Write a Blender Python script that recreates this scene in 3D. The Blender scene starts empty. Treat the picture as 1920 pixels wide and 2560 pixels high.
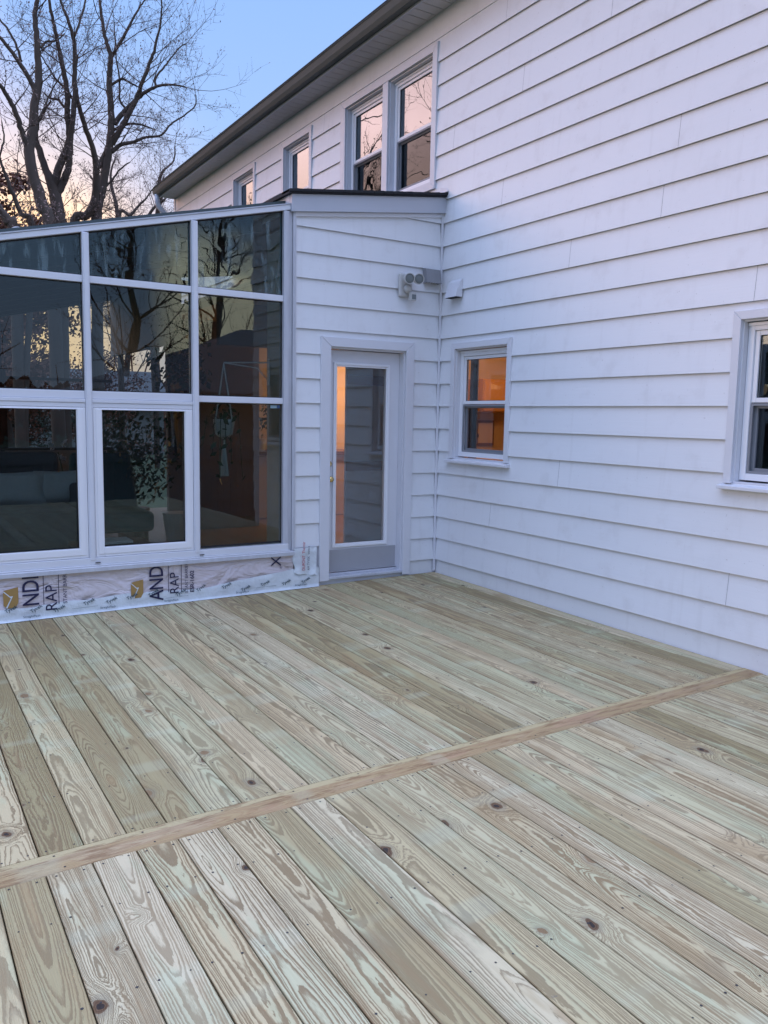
import bpy, math, random
from mathutils import Vector, Matrix, noise
random.seed(7)
S = bpy.context.scene
COL = S.collection
rad = math.radians

# ------------------------------------------------------------------ camera
CAM = Vector((-4.33604785, -6.09470733, 1.52482510))
RR, RD, RF = (0.8511642727199913, -0.5245896643402121, 0.018029556635480636), (-0.045892593602806744, -0.10859147377439389, -0.9930265664502198), (0.5228893293015799, 0.8444013121087205, -0.11650396307257213)
FPX = 2034.13683
cd = bpy.data.cameras.new("camera")
cam = bpy.data.objects.new("camera", cd); COL.objects.link(cam); S.camera = cam
cd.sensor_fit = 'VERTICAL'; cd.sensor_height = 32.0; cd.lens = FPX/2560*32.0
cd.clip_start = 0.05; cd.clip_end = 2000
cam.matrix_world = Matrix(((RR[0], -RD[0], -RF[0], CAM[0]), (RR[1], -RD[1], -RF[1], CAM[1]), (RR[2], -RD[2], -RF[2], CAM[2]), (0, 0, 0, 1)))

# ------------------------------------------------------------------ sky, sun, exposure
S.view_settings.view_transform = 'Standard'; S.view_settings.look = 'None'
S.view_settings.exposure = 0.16; S.view_settings.gamma = 1.0
S.cycles.use_adaptive_sampling = True
S.cycles.max_bounces = 10; S.cycles.transparent_max_bounces = 24
S.cycles.caustics_reflective = False; S.cycles.caustics_refractive = False
S.cycles.sample_clamp_indirect = 4.0
GLOW_AZ = -30.0           # degrees from +Y towards +X
GAZ = rad(GLOW_AZ)

class NT:
    """tiny node-graph helper"""
    def __init__(s, tree): s.t = tree; s.n = tree.nodes; s.l = tree.links
    def node(s, typ, **kw):
        n = s.n.new(typ)
        for k, v in kw.items(): setattr(n, k, v)
        return n
    def put(s, sock, v):
        if v is None: return
        if hasattr(v, 'is_output') or isinstance(v, bpy.types.NodeSocket): s.l.new(v, sock)
        else:
            if isinstance(v, (tuple, list)) and len(v) == 3 and sock.type == 'RGBA': v = (*v, 1)
            sock.default_value = v
    def m(s, op, a, b=None, c=None, clamp=False):
        n = s.node('ShaderNodeMath', operation=op, use_clamp=clamp)
        s.put(n.inputs[0], a); s.put(n.inputs[1], b); s.put(n.inputs[2], c); return n.outputs[0]
    def mix(s, f, a, b, blend='MIX'):
        n = s.node('ShaderNodeMix', data_type='RGBA', blend_type=blend)
        s.put(n.inputs[0], f); s.put(n.inputs[6], a); s.put(n.inputs[7], b); return n.outputs[2]
    def noise(s, vec, scale=5, detail=4, rough=0.5, dist=0.0, out=0, dim='3D'):
        n = s.node('ShaderNodeTexNoise', noise_dimensions=dim)
        s.put(n.inputs['Vector'], vec); n.inputs['Scale'].default_value = scale; n.inputs['Detail'].default_value = detail
        n.inputs['Roughness'].default_value = rough; n.inputs['Distortion'].default_value = dist; return n.outputs[out]
    def ss(s, v, a, b, lo=0.0, hi=1.0):
        n = s.node('ShaderNodeMapRange', interpolation_type='SMOOTHSTEP')
        s.put(n.inputs[0], v)
        for i, q in enumerate((a, b, lo, hi)): s.put(n.inputs[i+1], q)
        return n.outputs[0]
    def xyz(s, x, y, z):
        n = s.node('ShaderNodeCombineXYZ'); s.put(n.inputs[0], x); s.put(n.inputs[1], y); s.put(n.inputs[2], z); return n.outputs[0]
    def sep(s, v):
        n = s.node('ShaderNodeSeparateXYZ'); s.put(n.inputs[0], v); return n.outputs
    def ramp(s, f, stops, interp='LINEAR'):
        n = s.node('ShaderNodeValToRGB'); cr = n.color_ramp; cr.interpolation = interp
        while len(cr.elements) < len(stops): cr.elements.new(0.5)
        for e, (p, c) in zip(cr.elements, stops): e.position = p; e.color = (*c, 1)
        s.put(n.inputs[0], f); return n.outputs[0]

W = bpy.data.worlds.new("World"); S.world = W; W.use_nodes = True
w = NT(W.node_tree); w.n.clear()
tc = w.node('ShaderNodeTexCoord').outputs['Generated']
d = w.node('ShaderNodeVectorMath', operation='NORMALIZE'); w.put(d.inputs[0], tc)
dx, dy, dz = w.sep(d.outputs[0])
hl = w.m('MAXIMUM', w.m('SQRT', w.m('ADD', w.m('MULTIPLY', dx, dx), w.m('MULTIPLY', dy, dy))), 0.001)
ca = w.m('DIVIDE', w.m('ADD', w.m('MULTIPLY', dx, math.sin(GAZ)), w.m('MULTIPLY', dy, math.cos(GAZ))), hl)   # cos of azimuth from the glow
base = w.ramp(dz, [(0.0, (0.55, 0.62, 0.86)), (0.12, (0.50, 0.64, 0.95)), (0.30, (0.37, 0.57, 0.98)), (0.46, (0.30, 0.51, 0.98)), (0.62, (1.15, 1.45, 2.35)), (1.0, (1.60, 1.95, 3.05))])  # unseen overhead sky brightened beyond real dusk to light siding and deck
# clouds lit by the afterglow: a warm bank that is broken up by noise
cl = w.noise(w.xyz(dx, dy, w.m('MULTIPLY', dz, 3.0)), 2.4, 5, 0.55, 0.3)
low = w.ss(w.m('ADD', dz, w.m('MULTIPLY', w.m('SUBTRACT', cl, 0.5), 0.16)), 0.52, 0.36)      # low band factor
low2 = w.ss(w.m('ADD', dz, w.m('MULTIPLY', w.m('SUBTRACT', cl, 0.5), 0.16)), 0.40, 0.20)
az1 = w.ss(ca, 0.50, 0.98)
az2 = w.ss(ca, 0.76, 0.88)
glow = w.m('MULTIPLY', low, az1)
glow2 = w.m('MULTIPLY', low2, w.ss(ca, 0.62, 0.79))
warm = w.ramp(dz, [(0.0, (1.9, 0.95, 0.42)), (0.16, (1.9, 1.05, 0.58)), (0.32, (3.5, 2.15, 2.05)), (0.5, (1.3, 0.95, 1.0))])
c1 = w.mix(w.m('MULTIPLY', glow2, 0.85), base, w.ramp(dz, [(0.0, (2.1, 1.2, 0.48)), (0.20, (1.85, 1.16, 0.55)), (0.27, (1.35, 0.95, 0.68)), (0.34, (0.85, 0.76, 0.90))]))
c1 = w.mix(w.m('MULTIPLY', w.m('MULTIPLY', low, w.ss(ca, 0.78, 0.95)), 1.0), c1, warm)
# faint pink cloud streaks on the opposite side, seen only as reflections
cb = w.m('DIVIDE', w.m('ADD', w.m('MULTIPLY', dx, math.sin(rad(159.5))), w.m('MULTIPLY', dy, math.cos(rad(159.5)))), hl)
back = w.m('MULTIPLY', w.ss(cb, 0.9962, 0.9992), w.m('MULTIPLY', w.ss(dz, 0.225, 0.165), w.ss(cl, 0.36, 0.46)))
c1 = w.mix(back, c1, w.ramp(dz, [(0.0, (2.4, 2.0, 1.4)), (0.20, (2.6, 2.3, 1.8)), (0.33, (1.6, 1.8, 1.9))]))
nish = w.node('ShaderNodeTexSky', sky_type='NISHITA'); nish.sun_disc = False
nish.sun_elevation = rad(-1.5); nish.sun_rotation = GAZ
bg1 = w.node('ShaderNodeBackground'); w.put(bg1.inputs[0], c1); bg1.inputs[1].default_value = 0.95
bg2 = w.node('ShaderNodeBackground'); w.put(bg2.inputs[0], nish.outputs[0]); bg2.inputs[1].default_value = 0.05
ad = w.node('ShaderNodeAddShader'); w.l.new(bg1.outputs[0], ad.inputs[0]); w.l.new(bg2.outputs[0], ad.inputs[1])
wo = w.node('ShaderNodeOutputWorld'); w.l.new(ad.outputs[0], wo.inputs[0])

sl = bpy.data.lights.new("sun", 'SUN'); sun = bpy.data.objects.new("sun", sl); COL.objects.link(sun)
sl.energy = 0.30; sl.angle = rad(20); sl.color = (1.0, 0.80, 0.72)
el = rad(9.0)
SAZ = rad(-64)
sdir = Vector((math.sin(SAZ)*math.cos(el), math.cos(SAZ)*math.cos(el), math.sin(el)))
sun.rotation_euler = sdir.to_track_quat('Z', 'Y').to_euler()

def ray(u, v):
    a, b = (u-960)/FPX, (v-1280)/FPX
    return Vector([RR[i]*a + RD[i]*b + RF[i] for i in range(3)])
def at(u, v, ax, val):
    """the point of the plane (axis ax = val) that the photograph shows at pixel u, v"""
    r = ray(u, v); return CAM + r*((val-CAM[ax])/r[ax])

# ------------------------------------------------------------------ mesh helpers
class MB:
    def __init__(s): s.v = []; s.f = []; s.uv = {}; s.at = []
    def add(s, vs, fs):
        b = len(s.v); s.v += [tuple(p) for p in vs]; s.f += [tuple(i+b for i in f) for f in fs]; return s
    def box(s, x0, x1, y0, y1, z0, z1):
        if x0 > x1: x0, x1 = x1, x0
        if y0 > y1: y0, y1 = y1, y0
        if z0 > z1: z0, z1 = z1, z0
        return s.add([(x0,y0,z0),(x1,y0,z0),(x1,y1,z0),(x0,y1,z0),(x0,y0,z1),(x1,y0,z1),(x1,y1,z1),(x0,y1,z1)],
                     [(0,3,2,1),(4,5,6,7),(0,1,5,4),(1,2,6,5),(2,3,7,6),(3,0,4,7)])
    def quad(s, a, b, c, d): return s.add([a,b,c,d], [(0,1,2,3)])
    def prism(s, poly, off):
        n = len(poly); off = Vector(off)
        vs = [Vector(p) for p in poly] + [Vector(p)+off for p in poly]
        return s.add(vs, [tuple(range(n))[::-1], tuple(range(n, 2*n))] + [(i, (i+1)%n, (i+1)%n+n, i+n) for i in range(n)])
    def tube(s, pts, rs, n=8, caps=True):
        pts = [Vector(p) for p in pts]
        if not isinstance(rs, (list, tuple)): rs = [rs]*len(pts)
        vs = []; up = None
        for i, p in enumerate(pts):
            t = (pts[min(i+1, len(pts)-1)] - pts[max(i-1, 0)])
            t = t.normalized() if t.length > 1e-9 else Vector((0,0,1))
            if up is None: up = t.orthogonal().normalized()
            up = (up - t*up.dot(t))
            up = up.normalized() if up.length > 1e-6 else t.orthogonal().normalized()
            q = t.cross(up)
            for k in range(n):
                a = 2*math.pi*k/n; vs.append(p + (up*math.cos(a)+q*math.sin(a))*rs[i])
        fs = []
        for i in range(len(pts)-1):
            for k in range(n):
                a = i*n+k; b = i*n+(k+1)%n; fs.append((a, b, b+n, a+n))
        if caps: fs += [tuple(range(n))[::-1], tuple((len(pts)-1)*n+k for k in range(n))]
        return s.add(vs, fs)
    def lathe(s, prof, org, axis=(0,0,1), n=20):
        z = Vector(axis).normalized(); x = z.orthogonal().normalized(); y = z.cross(x); org = Vector(org)
        vs = [org + z*h + (x*math.cos(2*math.pi*k/n)+y*math.sin(2*math.pi*k/n))*r for r, h in prof for k in range(n)]
        fs = [(i*n+k, i*n+(k+1)%n, (i+1)*n+(k+1)%n, (i+1)*n+k) for i in range(len(prof)-1) for k in range(n)]
        fs += [tuple(range(n))[::-1], tuple((len(prof)-1)*n+k for k in range(n))]
        return s.add(vs, fs)
    def build(s, name, mat, parent=None, bevel=0, smooth=False, seg=2):
        me = bpy.data.meshes.new(name); me.from_pydata(s.v, [], s.f); me.update()
        o = bpy.data.objects.new(name, me); COL.objects.link(o); me.materials.append(mat)
        if smooth: me.polygons.foreach_set('use_smooth', [True]*len(me.polygons))
        if bevel:
            b = o.modifiers.new('bevel', 'BEVEL'); b.width = bevel; b.segments = seg; b.limit_method = 'ANGLE'; b.angle_limit = rad(40)
        if parent: par(o, parent)
        return o
def par(o, p):
    o.parent = p
    w_ = Matrix.Identity(4); q = p
    while q is not None:
        w_ = Matrix.Translation(q.location) @ w_ if q.type == 'EMPTY' else w_; q = q.parent
    o.matrix_parent_inverse = w_.inverted()
def tag(o, label=None, cat=None, group=None, kind=None):
    if label: o['label'] = label
    if cat: o['category'] = cat
    if group: o['group'] = group
    if kind: o['kind'] = kind
    return o
def thing(name, loc, label=None, cat=None, group=None):
    e = bpy.data.objects.new(name, None); e.location = loc; e.empty_display_size = 0.2; COL.objects.link(e)
    return tag(e, label, cat, group)

# ------------------------------------------------------------------ materials
def mat(name, color=(0.5,0.5,0.5), rough=0.6, metal=0.0, spec=0.5, var=0.0, vscale=3.0, bump=0.0, bscale=60, stretch=(1,1,1), emit=None):
    m_ = bpy.data.materials.new(name); m_.use_nodes = True
    g = NT(m_.node_tree); p = g.n['Principled BSDF']
    p.inputs['Roughness'].default_value = rough; p.inputs['Metallic'].default_value = metal
    p.inputs['Specular IOR Level'].default_value = spec
    p.inputs['Base Color'].default_value = (*color, 1)
    if var or bump:
        co = g.node('ShaderNodeTexCoord').outputs['Object']
        mp = g.node('ShaderNodeMapping'); g.put(mp.inputs[0], co); mp.inputs['Scale'].default_value = stretch
        co = mp.outputs[0]
    if var:
        f = g.noise(co, vscale, 5, 0.6)
        f = g.m('MULTIPLY', g.m('SUBTRACT', f, 0.5), 2*var)
        v = g.m('ADD', 1.0, f)
        vv = g.node('ShaderNodeVectorMath', operation='SCALE'); g.put(vv.inputs[0], color); g.put(vv.inputs[3], v)
        g.put(p.inputs['Base Color'], vv.outputs[0])
    if bump:
        b = g.node('ShaderNodeBump'); b.inputs['Strength'].default_value = bump; b.inputs['Distance'].default_value = 0.01
        g.put(b.inputs['Height'], g.noise(co, bscale, 4, 0.6)); g.put(p.inputs['Normal'], b.outputs[0])
    if emit: p.inputs['Emission Color'].default_value = (*emit[0], 1); p.inputs['Emission Strength'].default_value = emit[1]
    return m_

def siding_mat(name, axis):
    """painted hardboard lap siding: faint embossed wood grain, soft grime and a few scuffs"""
    m_ = bpy.data.materials.new(name); m_.use_nodes = True
    g = NT(m_.node_tree); p = g.n['Principled BSDF']
    co = g.node('ShaderNodeTexCoord').outputs['Object']
    mp = g.node('ShaderNodeMapping'); g.put(mp.inputs[0], co)
    mp.inputs['Scale'].default_value = (0.3, 1, 7) if axis == 'x' else (1, 0.3, 7)
    gr = g.noise(mp.outputs[0], 9, 6, 0.62)
    big = g.noise(co, 0.7, 3, 0.5); mid = g.noise(co, 4.5, 5, 0.6)
    c = g.mix(big, (0.70, 0.705, 0.72), (0.78, 0.785, 0.80))
    c = g.mix(g.m('MULTIPLY', g.ss(mid, 0.52, 0.72), 0.22), c, (0.52, 0.50, 0.49))
    st = g.node('ShaderNodeMapping'); g.put(st.inputs[0], co); st.inputs['Scale'].default_value = (6, 6, 0.5)
    c = g.mix(g.m('MULTIPLY', g.ss(g.noise(st.outputs[0], 2.5, 3, 0.5), 0.56, 0.76), 0.17), c, (0.55, 0.54, 0.54))
    fl = g.noise(co, 55, 2, 0.5)
    c = g.mix(g.m('MULTIPLY', g.ss(fl, 0.735, 0.76), 0.35), c, (0.3, 0.28, 0.27))
    g.put(p.inputs['Base Color'], c)
    p.inputs['Roughness'].default_value = 0.5
    b = g.node('ShaderNodeBump'); b.inputs['Strength'].default_value = 0.35; b.inputs['Distance'].default_value = 0.004
    g.put(b.inputs['Height'], g.m('ADD', g.m('MULTIPLY', gr, 0.6), g.m('MULTIPLY', g.noise(co, 1.6, 2, 0.5), 4.0)))
    g.put(p.inputs['Normal'], b.outputs[0])
    return m_

def glass_mat(name, tint, f0, wav=0.0, wscale=3.0, streak=False):
    m_ = bpy.data.materials.new(name); m_.use_nodes = True
    g = NT(m_.node_tree); g.n.clear()
    tr = g.node('ShaderNodeBsdfTransparent'); tr.inputs[0].default_value = (*tint, 1)
    gl = g.node('ShaderNodeBsdfGlossy'); gl.inputs['Roughness'].default_value = 0.0; gl.inputs[0].default_value = (0.82, 0.95, 1.0, 1)
    lw = g.node('ShaderNodeLayerWeight'); lw.inputs[0].default_value = 0.5
    f = g.m('ADD', g.m('MULTIPLY', g.m('POWER', lw.outputs['Facing'], 4.0), 1-f0), f0)
    co = g.node('ShaderNodeTexCoord').outputs['Object']
    if wav:
        b = g.node('ShaderNodeBump'); b.inputs['Strength'].default_value = 1.0; b.inputs['Distance'].default_value = wav
        g.put(b.inputs['Height'], g.noise(co, wscale, 2, 0.5)); g.put(gl.inputs['Normal'], b.outputs[0])
    mx = g.node('ShaderNodeMixShader'); g.put(mx.inputs[0], f)
    g.l.new(tr.outputs[0], mx.inputs[1]); g.l.new(gl.outputs[0], mx.inputs[2])
    o = g.node('ShaderNodeOutputMaterial')
    if streak:                     # dried run marks and film between the panes
        mp = g.node('ShaderNodeMapping'); g.put(mp.inputs[0], co); mp.inputs['Scale'].default_value = (13, 1, 2.0)
        n1 = g.noise(mp.outputs[0], 1.6, 5, 0.6, 0.6)
        df = g.node('ShaderNodeBsdfDiffuse'); df.inputs[0].default_value = (0.42, 0.55, 0.58, 1)
        m2 = g.node('ShaderNodeMixShader'); g.put(m2.inputs[0], g.m('MULTIPLY', g.ss(n1, 0.52, 0.66), 0.15))
        g.l.new(mx.outputs[0], m2.inputs[1]); g.l.new(df.outputs[0], m2.inputs[2]); g.l.new(m2.outputs[0], o.inputs[0])
    else: g.l.new(mx.outputs[0], o.inputs[0])
    return m_

def wood_mat(name, kind='pine'):
    """flat-sawn yellow pine: growth rings round a wandering pith, cut by the board's face, bent round knots"""
    m_ = bpy.data.materials.new(name); m_.use_nodes = True
    g = NT(m_.node_tree); p = g.n['Principled BSDF']
    uv = g.node('ShaderNodeAttribute', attribute_name='bco').outputs['Vector']
    idn = g.node('ShaderNodeAttribute', attribute_name='bid').outputs['Vector']
    u, v, top = g.sep(uv); r1, r2, r3 = g.sep(idn)
    idz = g.m('ADD', g.m('MULTIPLY', r1, 61.0), g.m('MULTIPLY', r2, 37.0))
    # knots
    kx = g.m('MULTIPLY', g.m('ADD', u, g.m('MULTIPLY', r2, 9.0)), 2.4)
    ky = g.m('MULTIPLY', g.m('ADD', v, g.m('MULTIPLY', r1, 7.0)), 1.65)
    wob = g.noise(g.xyz(u, v, idz), 22, 2, 0.5, out=1)
    vo = g.node('ShaderNodeTexVoronoi', voronoi_dimensions='2D', feature='F1'); vo.inputs['Scale'].default_value = 1.0
    kv = g.node('ShaderNodeVectorMath', operation='MULTIPLY_ADD')
    g.put(kv.inputs[0], wob); kv.inputs[1].default_value = (0.055, 0.060, 0); g.put(kv.inputs[2], g.xyz(kx, ky, 0.0))
    g.put(vo.inputs['Vector'], kv.outputs[0])
    kd = vo.outputs['Distance']; kr, kg, kb = g.sep(vo.outputs['Color'])
    ksz = g.m('ADD', 0.45, g.m('MULTIPLY', kr, 1.15))
    kd = g.m('MULTIPLY', g.m('DIVIDE', kd, ksz), g.m('ADD', 0.92, g.m('MULTIPLY', g.noise(g.xyz(u, v, idz), 90, 2, 0.6), 0.30)))                       # ~1.5 per metre
    bulge = g.ss(kd, 0.16, 0.0)
    # growth rings
    vv = g.m('ADD', v, g.m('MULTIPLY', r3, 40.0))
    n1 = g.noise(g.xyz(0.0, g.m('MULTIPLY', vv, 0.45), idz), 1.0, 1, 0.5)
    n2 = g.noise(g.xyz(3.0, g.m('MULTIPLY', vv, 0.9), idz), 1.0, 2, 0.45)
    warp = g.noise(g.xyz(g.m('MULTIPLY', u, 8.0), g.m('MULTIPLY', v, 1.6), idz), 1.0, 3, 0.5)
    warp2 = g.noise(g.xyz(g.m('MULTIPLY', u, 60.0), g.m('MULTIPLY', v, 13.0), idz), 1.0, 4, 0.6)
    off = g.m('MULTIPLY', g.m('SUBTRACT', r3, 0.5), 0.12)
    ax = g.m('ADD', off, g.m('MULTIPLY', g.m('SUBTRACT', n1, 0.5), 0.12))
    lin = g.m('MULTIPLY', g.m('ADD', v, g.m('ADD', 1.0, g.m('MULTIPLY', r2, 6.0))), g.m('ADD', 0.018, g.m('MULTIPLY', r1, 0.05)))
    h = g.m('ADD', 0.006, g.m('ABSOLUTE', g.m('ADD', lin, g.m('MULTIPLY', g.m('SUBTRACT', n2, 0.5), 0.11))))
    h = g.m('MINIMUM', h, g.m('ADD', 0.05, g.m('MULTIPLY', h, 0.25)))
    du = g.m('SUBTRACT', u, ax)
    r = g.m('SQRT', g.m('ADD', g.m('MULTIPLY', du, du), g.m('MULTIPLY', h, h)))
    r = g.m('ADD', r, g.m('MULTIPLY', g.m('SUBTRACT', warp, 0.5), 0.020))
    r = g.m('ADD', r, g.m('MULTIPLY', g.m('SUBTRACT', warp2, 0.5), 0.0052))
    r = g.m('ADD', r, g.m('MULTIPLY', bulge, 0.034))
    sp = g.m('ADD', 0.0036, g.m('MULTIPLY', g.m('FRACT', g.m('MULTIPLY', r2, 7.3)), 0.0050))
    ring = g.m('DIVIDE', r, sp)
    ring = g.m('ADD', ring, g.m('MULTIPLY', g.noise(g.xyz(g.m('MULTIPLY', r, 40.0), 0.0, idz), 1.0, 1, 0.5), 4.0))
    fr = g.m('FRACT', g.m('ADD', ring, g.m('MULTIPLY', g.m('SUBTRACT', g.noise(g.xyz(g.m('MULTIPLY', u, 330.0), g.m('MULTIPLY', v, 45.0), idz), 1.0, 2, 0.6), 0.5), 0.34)))
    wide = g.ss(g.noise(g.xyz(g.m('MULTIPLY', g.m('FLOOR', ring), 7.31), 0.0, idz), 1.0, 0, 0.5), 0.40, 0.62)
    t0 = g.m('SUBTRACT', 0.55, g.m('MULTIPLY', wide, 0.42))
    late = g.m('MULTIPLY', g.ss(fr, t0, g.m('ADD', t0, 0.34)), g.ss(fr, 1.0, 0.93))
    streak = g.noise(g.xyz(g.m('MULTIPLY', u, 260.0), g.m('MULTIPLY', v, 5.0), idz), 1.0, 3, 0.6)
    fib = g.noise(g.xyz(g.m('MULTIPLY', u, 700.0), g.m('MULTIPLY', v, 14.0), idz), 1.0, 2, 0.6)
    patch = g.noise(g.xyz(g.m('MULTIPLY', u, 7.0), g.m('MULTIPLY', v, 1.5), g.m('ADD', idz, 9.0)), 1.0, 3, 0.55)
    if kind == 'pine':
        e1 = g.ramp(r1, [(0.0, (0.52,0.46,0.258)), (0.2, (0.64,0.53,0.33)), (0.4, (0.51,0.46,0.255)), (0.55, (0.62,0.485,0.28)), (0.75, (0.54,0.44,0.238)), (0.88, (0.43,0.345,0.175)), (1.0, (0.32,0.255,0.115))])
        lat = g.ramp(r3, [(0.0, (0.22,0.155,0.070)), (0.5, (0.31,0.195,0.085)), (1.0, (0.16,0.115,0.052))])
        lat = g.mix(0.5, g.mix(1.0, e1, (0.40,0.36,0.32), 'MULTIPLY'), lat); green = (0.47, 0.49, 0.29); heart = (0.36, 0.235, 0.105)
    else:
        e1 = g.ramp(r1, [(0.0, (0.43,0.30,0.14)), (1.0, (0.43,0.30,0.14))]); lat = (0.33, 0.17, 0.08); green = (0.58,0.47,0.36); heart = (0.50,0.285,0.18)
    c = g.mix(g.m('MULTIPLY', g.ss(patch, 0.52, 0.62), 0.5 if kind == 'pine' else 0.2), e1, green)
    c = g.mix(g.m('MULTIPLY', g.ss(patch, 0.44, 0.36), g.m('MULTIPLY', r2, 0.7)), c, heart)
    ls = g.m('MULTIPLY', late, g.m('ADD', 0.64, g.m('MULTIPLY', g.m('FRACT', g.m('MULTIPLY', r1, 5.7)), 0.35)))
    c = g.mix(ls if kind == 'pine' else g.m('MULTIPLY', ls, 0.45), c, lat)
    # broad brown bands where a ring runs along the face
    bb = g.m('MULTIPLY', g.ss(g.m('ABSOLUTE', du), 0.022, 0.006), g.ss(h, 0.016, 0.008))
    c = g.mix(g.m('MULTIPLY', bb, g.m('MULTIPLY', g.ss(r1, 0.35, 0.75), 0.55)), c, heart)
    c = g.mix(g.m('MULTIPLY', g.m('SUBTRACT', 1.0, streak), 0.42), c, g.mix(0.60, c, (0.15, 0.115, 0.07)))
    c = g.mix(g.m('MULTIPLY', g.ss(fib, 0.55, 0.8), 0.20), c, (0.63, 0.555, 0.36))
    st2 = g.noise(g.xyz(g.m('MULTIPLY', u, 34.0), g.m('MULTIPLY', v, 1.7), g.m('ADD', idz, 4.0)), 1.0, 4, 0.6)
    c = g.mix(g.m('MULTIPLY', g.ss(st2, 0.54, 0.66), 0.50), c, (0.27, 0.18, 0.085))
    # knot body, its ring and its dark centre
    nr = g.m('FRACT', g.m('MULTIPLY', kd, 95.0))
    has = g.m('GREATER_THAN', kg, 0.25 if kind == 'pine' else 0.8)
    c = g.mix(g.m('MULTIPLY', has, g.m('MULTIPLY', g.ss(kd, 0.075, 0.035), g.m('ADD', 0.35, g.m('MULTIPLY', nr, 0.35)))), c, (0.24, 0.20, 0.13))
    c = g.mix(g.m('MULTIPLY', has, g.ss(kd, 0.036, 0.031)), c, g.mix(g.m('ADD', g.m('MULTIPLY', nr, 0.4), g.m('MULTIPLY', g.ss(kb, 0.35, 0.55), 0.6)), (0.085, 0.038, 0.016), (0.27, 0.175, 0.085)))
    c = g.mix(g.m('MULTIPLY', has, g.m('MULTIPLY', g.ss(kd, 0.018, 0.014), g.ss(kb, 0.7, 0.5))), c, (0.03, 0.02, 0.015))
    # dirt, scuffs, pale sticker marks across the boards
    wp = g.node('ShaderNodeNewGeometry').outputs['Position']
    sm = g.noise(wp, 3.2, 5, 0.62)
    c = g.mix(g.m('MULTIPLY', g.ss(sm, 0.54, 0.72), 0.22), c, (0.20, 0.165, 0.11))
    stv = g.noise(g.xyz(0.0, g.m('MULTIPLY', v, 5.5), idz), 1.0, 0, 0.5)
    c = g.mix(g.m('MULTIPLY', g.ss(stv, 0.66, 0.76), 0.16), c, (0.56, 0.60, 0.42))
    c = g.mix(g.m('MULTIPLY', g.ss(g.noise(wp, 34, 3, 0.7), 0.70, 0.76), 0.5), c, (0.14, 0.12, 0.10))
    if kind != 'pine':       # paler sapwood edge, then rough weathered scars
        c = g.mix(g.ss(g.m('ADD', u, g.m('MULTIPLY', g.m('SUBTRACT', warp, 0.5), 0.03)), 0.026, 0.036), c, (0.47, 0.37, 0.19))
        sc2 = g.noise(g.xyz(g.m('MULTIPLY', u, 42.0), g.m('MULTIPLY', v, 6.0), 3.0), 1.0, 5, 0.7)
        c = g.mix(g.m('MULTIPLY', g.ss(sc2, 0.50, 0.62), 0.75), c, (0.22, 0.125, 0.055))
    else:
        c = g.mix(g.m('MULTIPLY', g.ss(g.m('ABSOLUTE', u), 0.0665, 0.0715), 0.35), c, (0.16, 0.11, 0.06))
    g.put(p.inputs['Base Color'], c)
    g.put(p.inputs['Roughness'], g.m('ADD', 0.62, g.m('MULTIPLY', late, -0.10)))
    p.inputs['Specular IOR Level'].default_value = 0.35
    b = g.node('ShaderNodeBump'); b.inputs['Strength'].default_value = 0.8; b.inputs['Distance'].default_value = 0.0016
    g.put(b.inputs['Height'], g.m('ADD', g.m('MULTIPLY', late, -0.5), g.m('MULTIPLY', streak, 1.0))); g.put(p.inputs['Normal'], b.outputs[0])
    return m_

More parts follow.
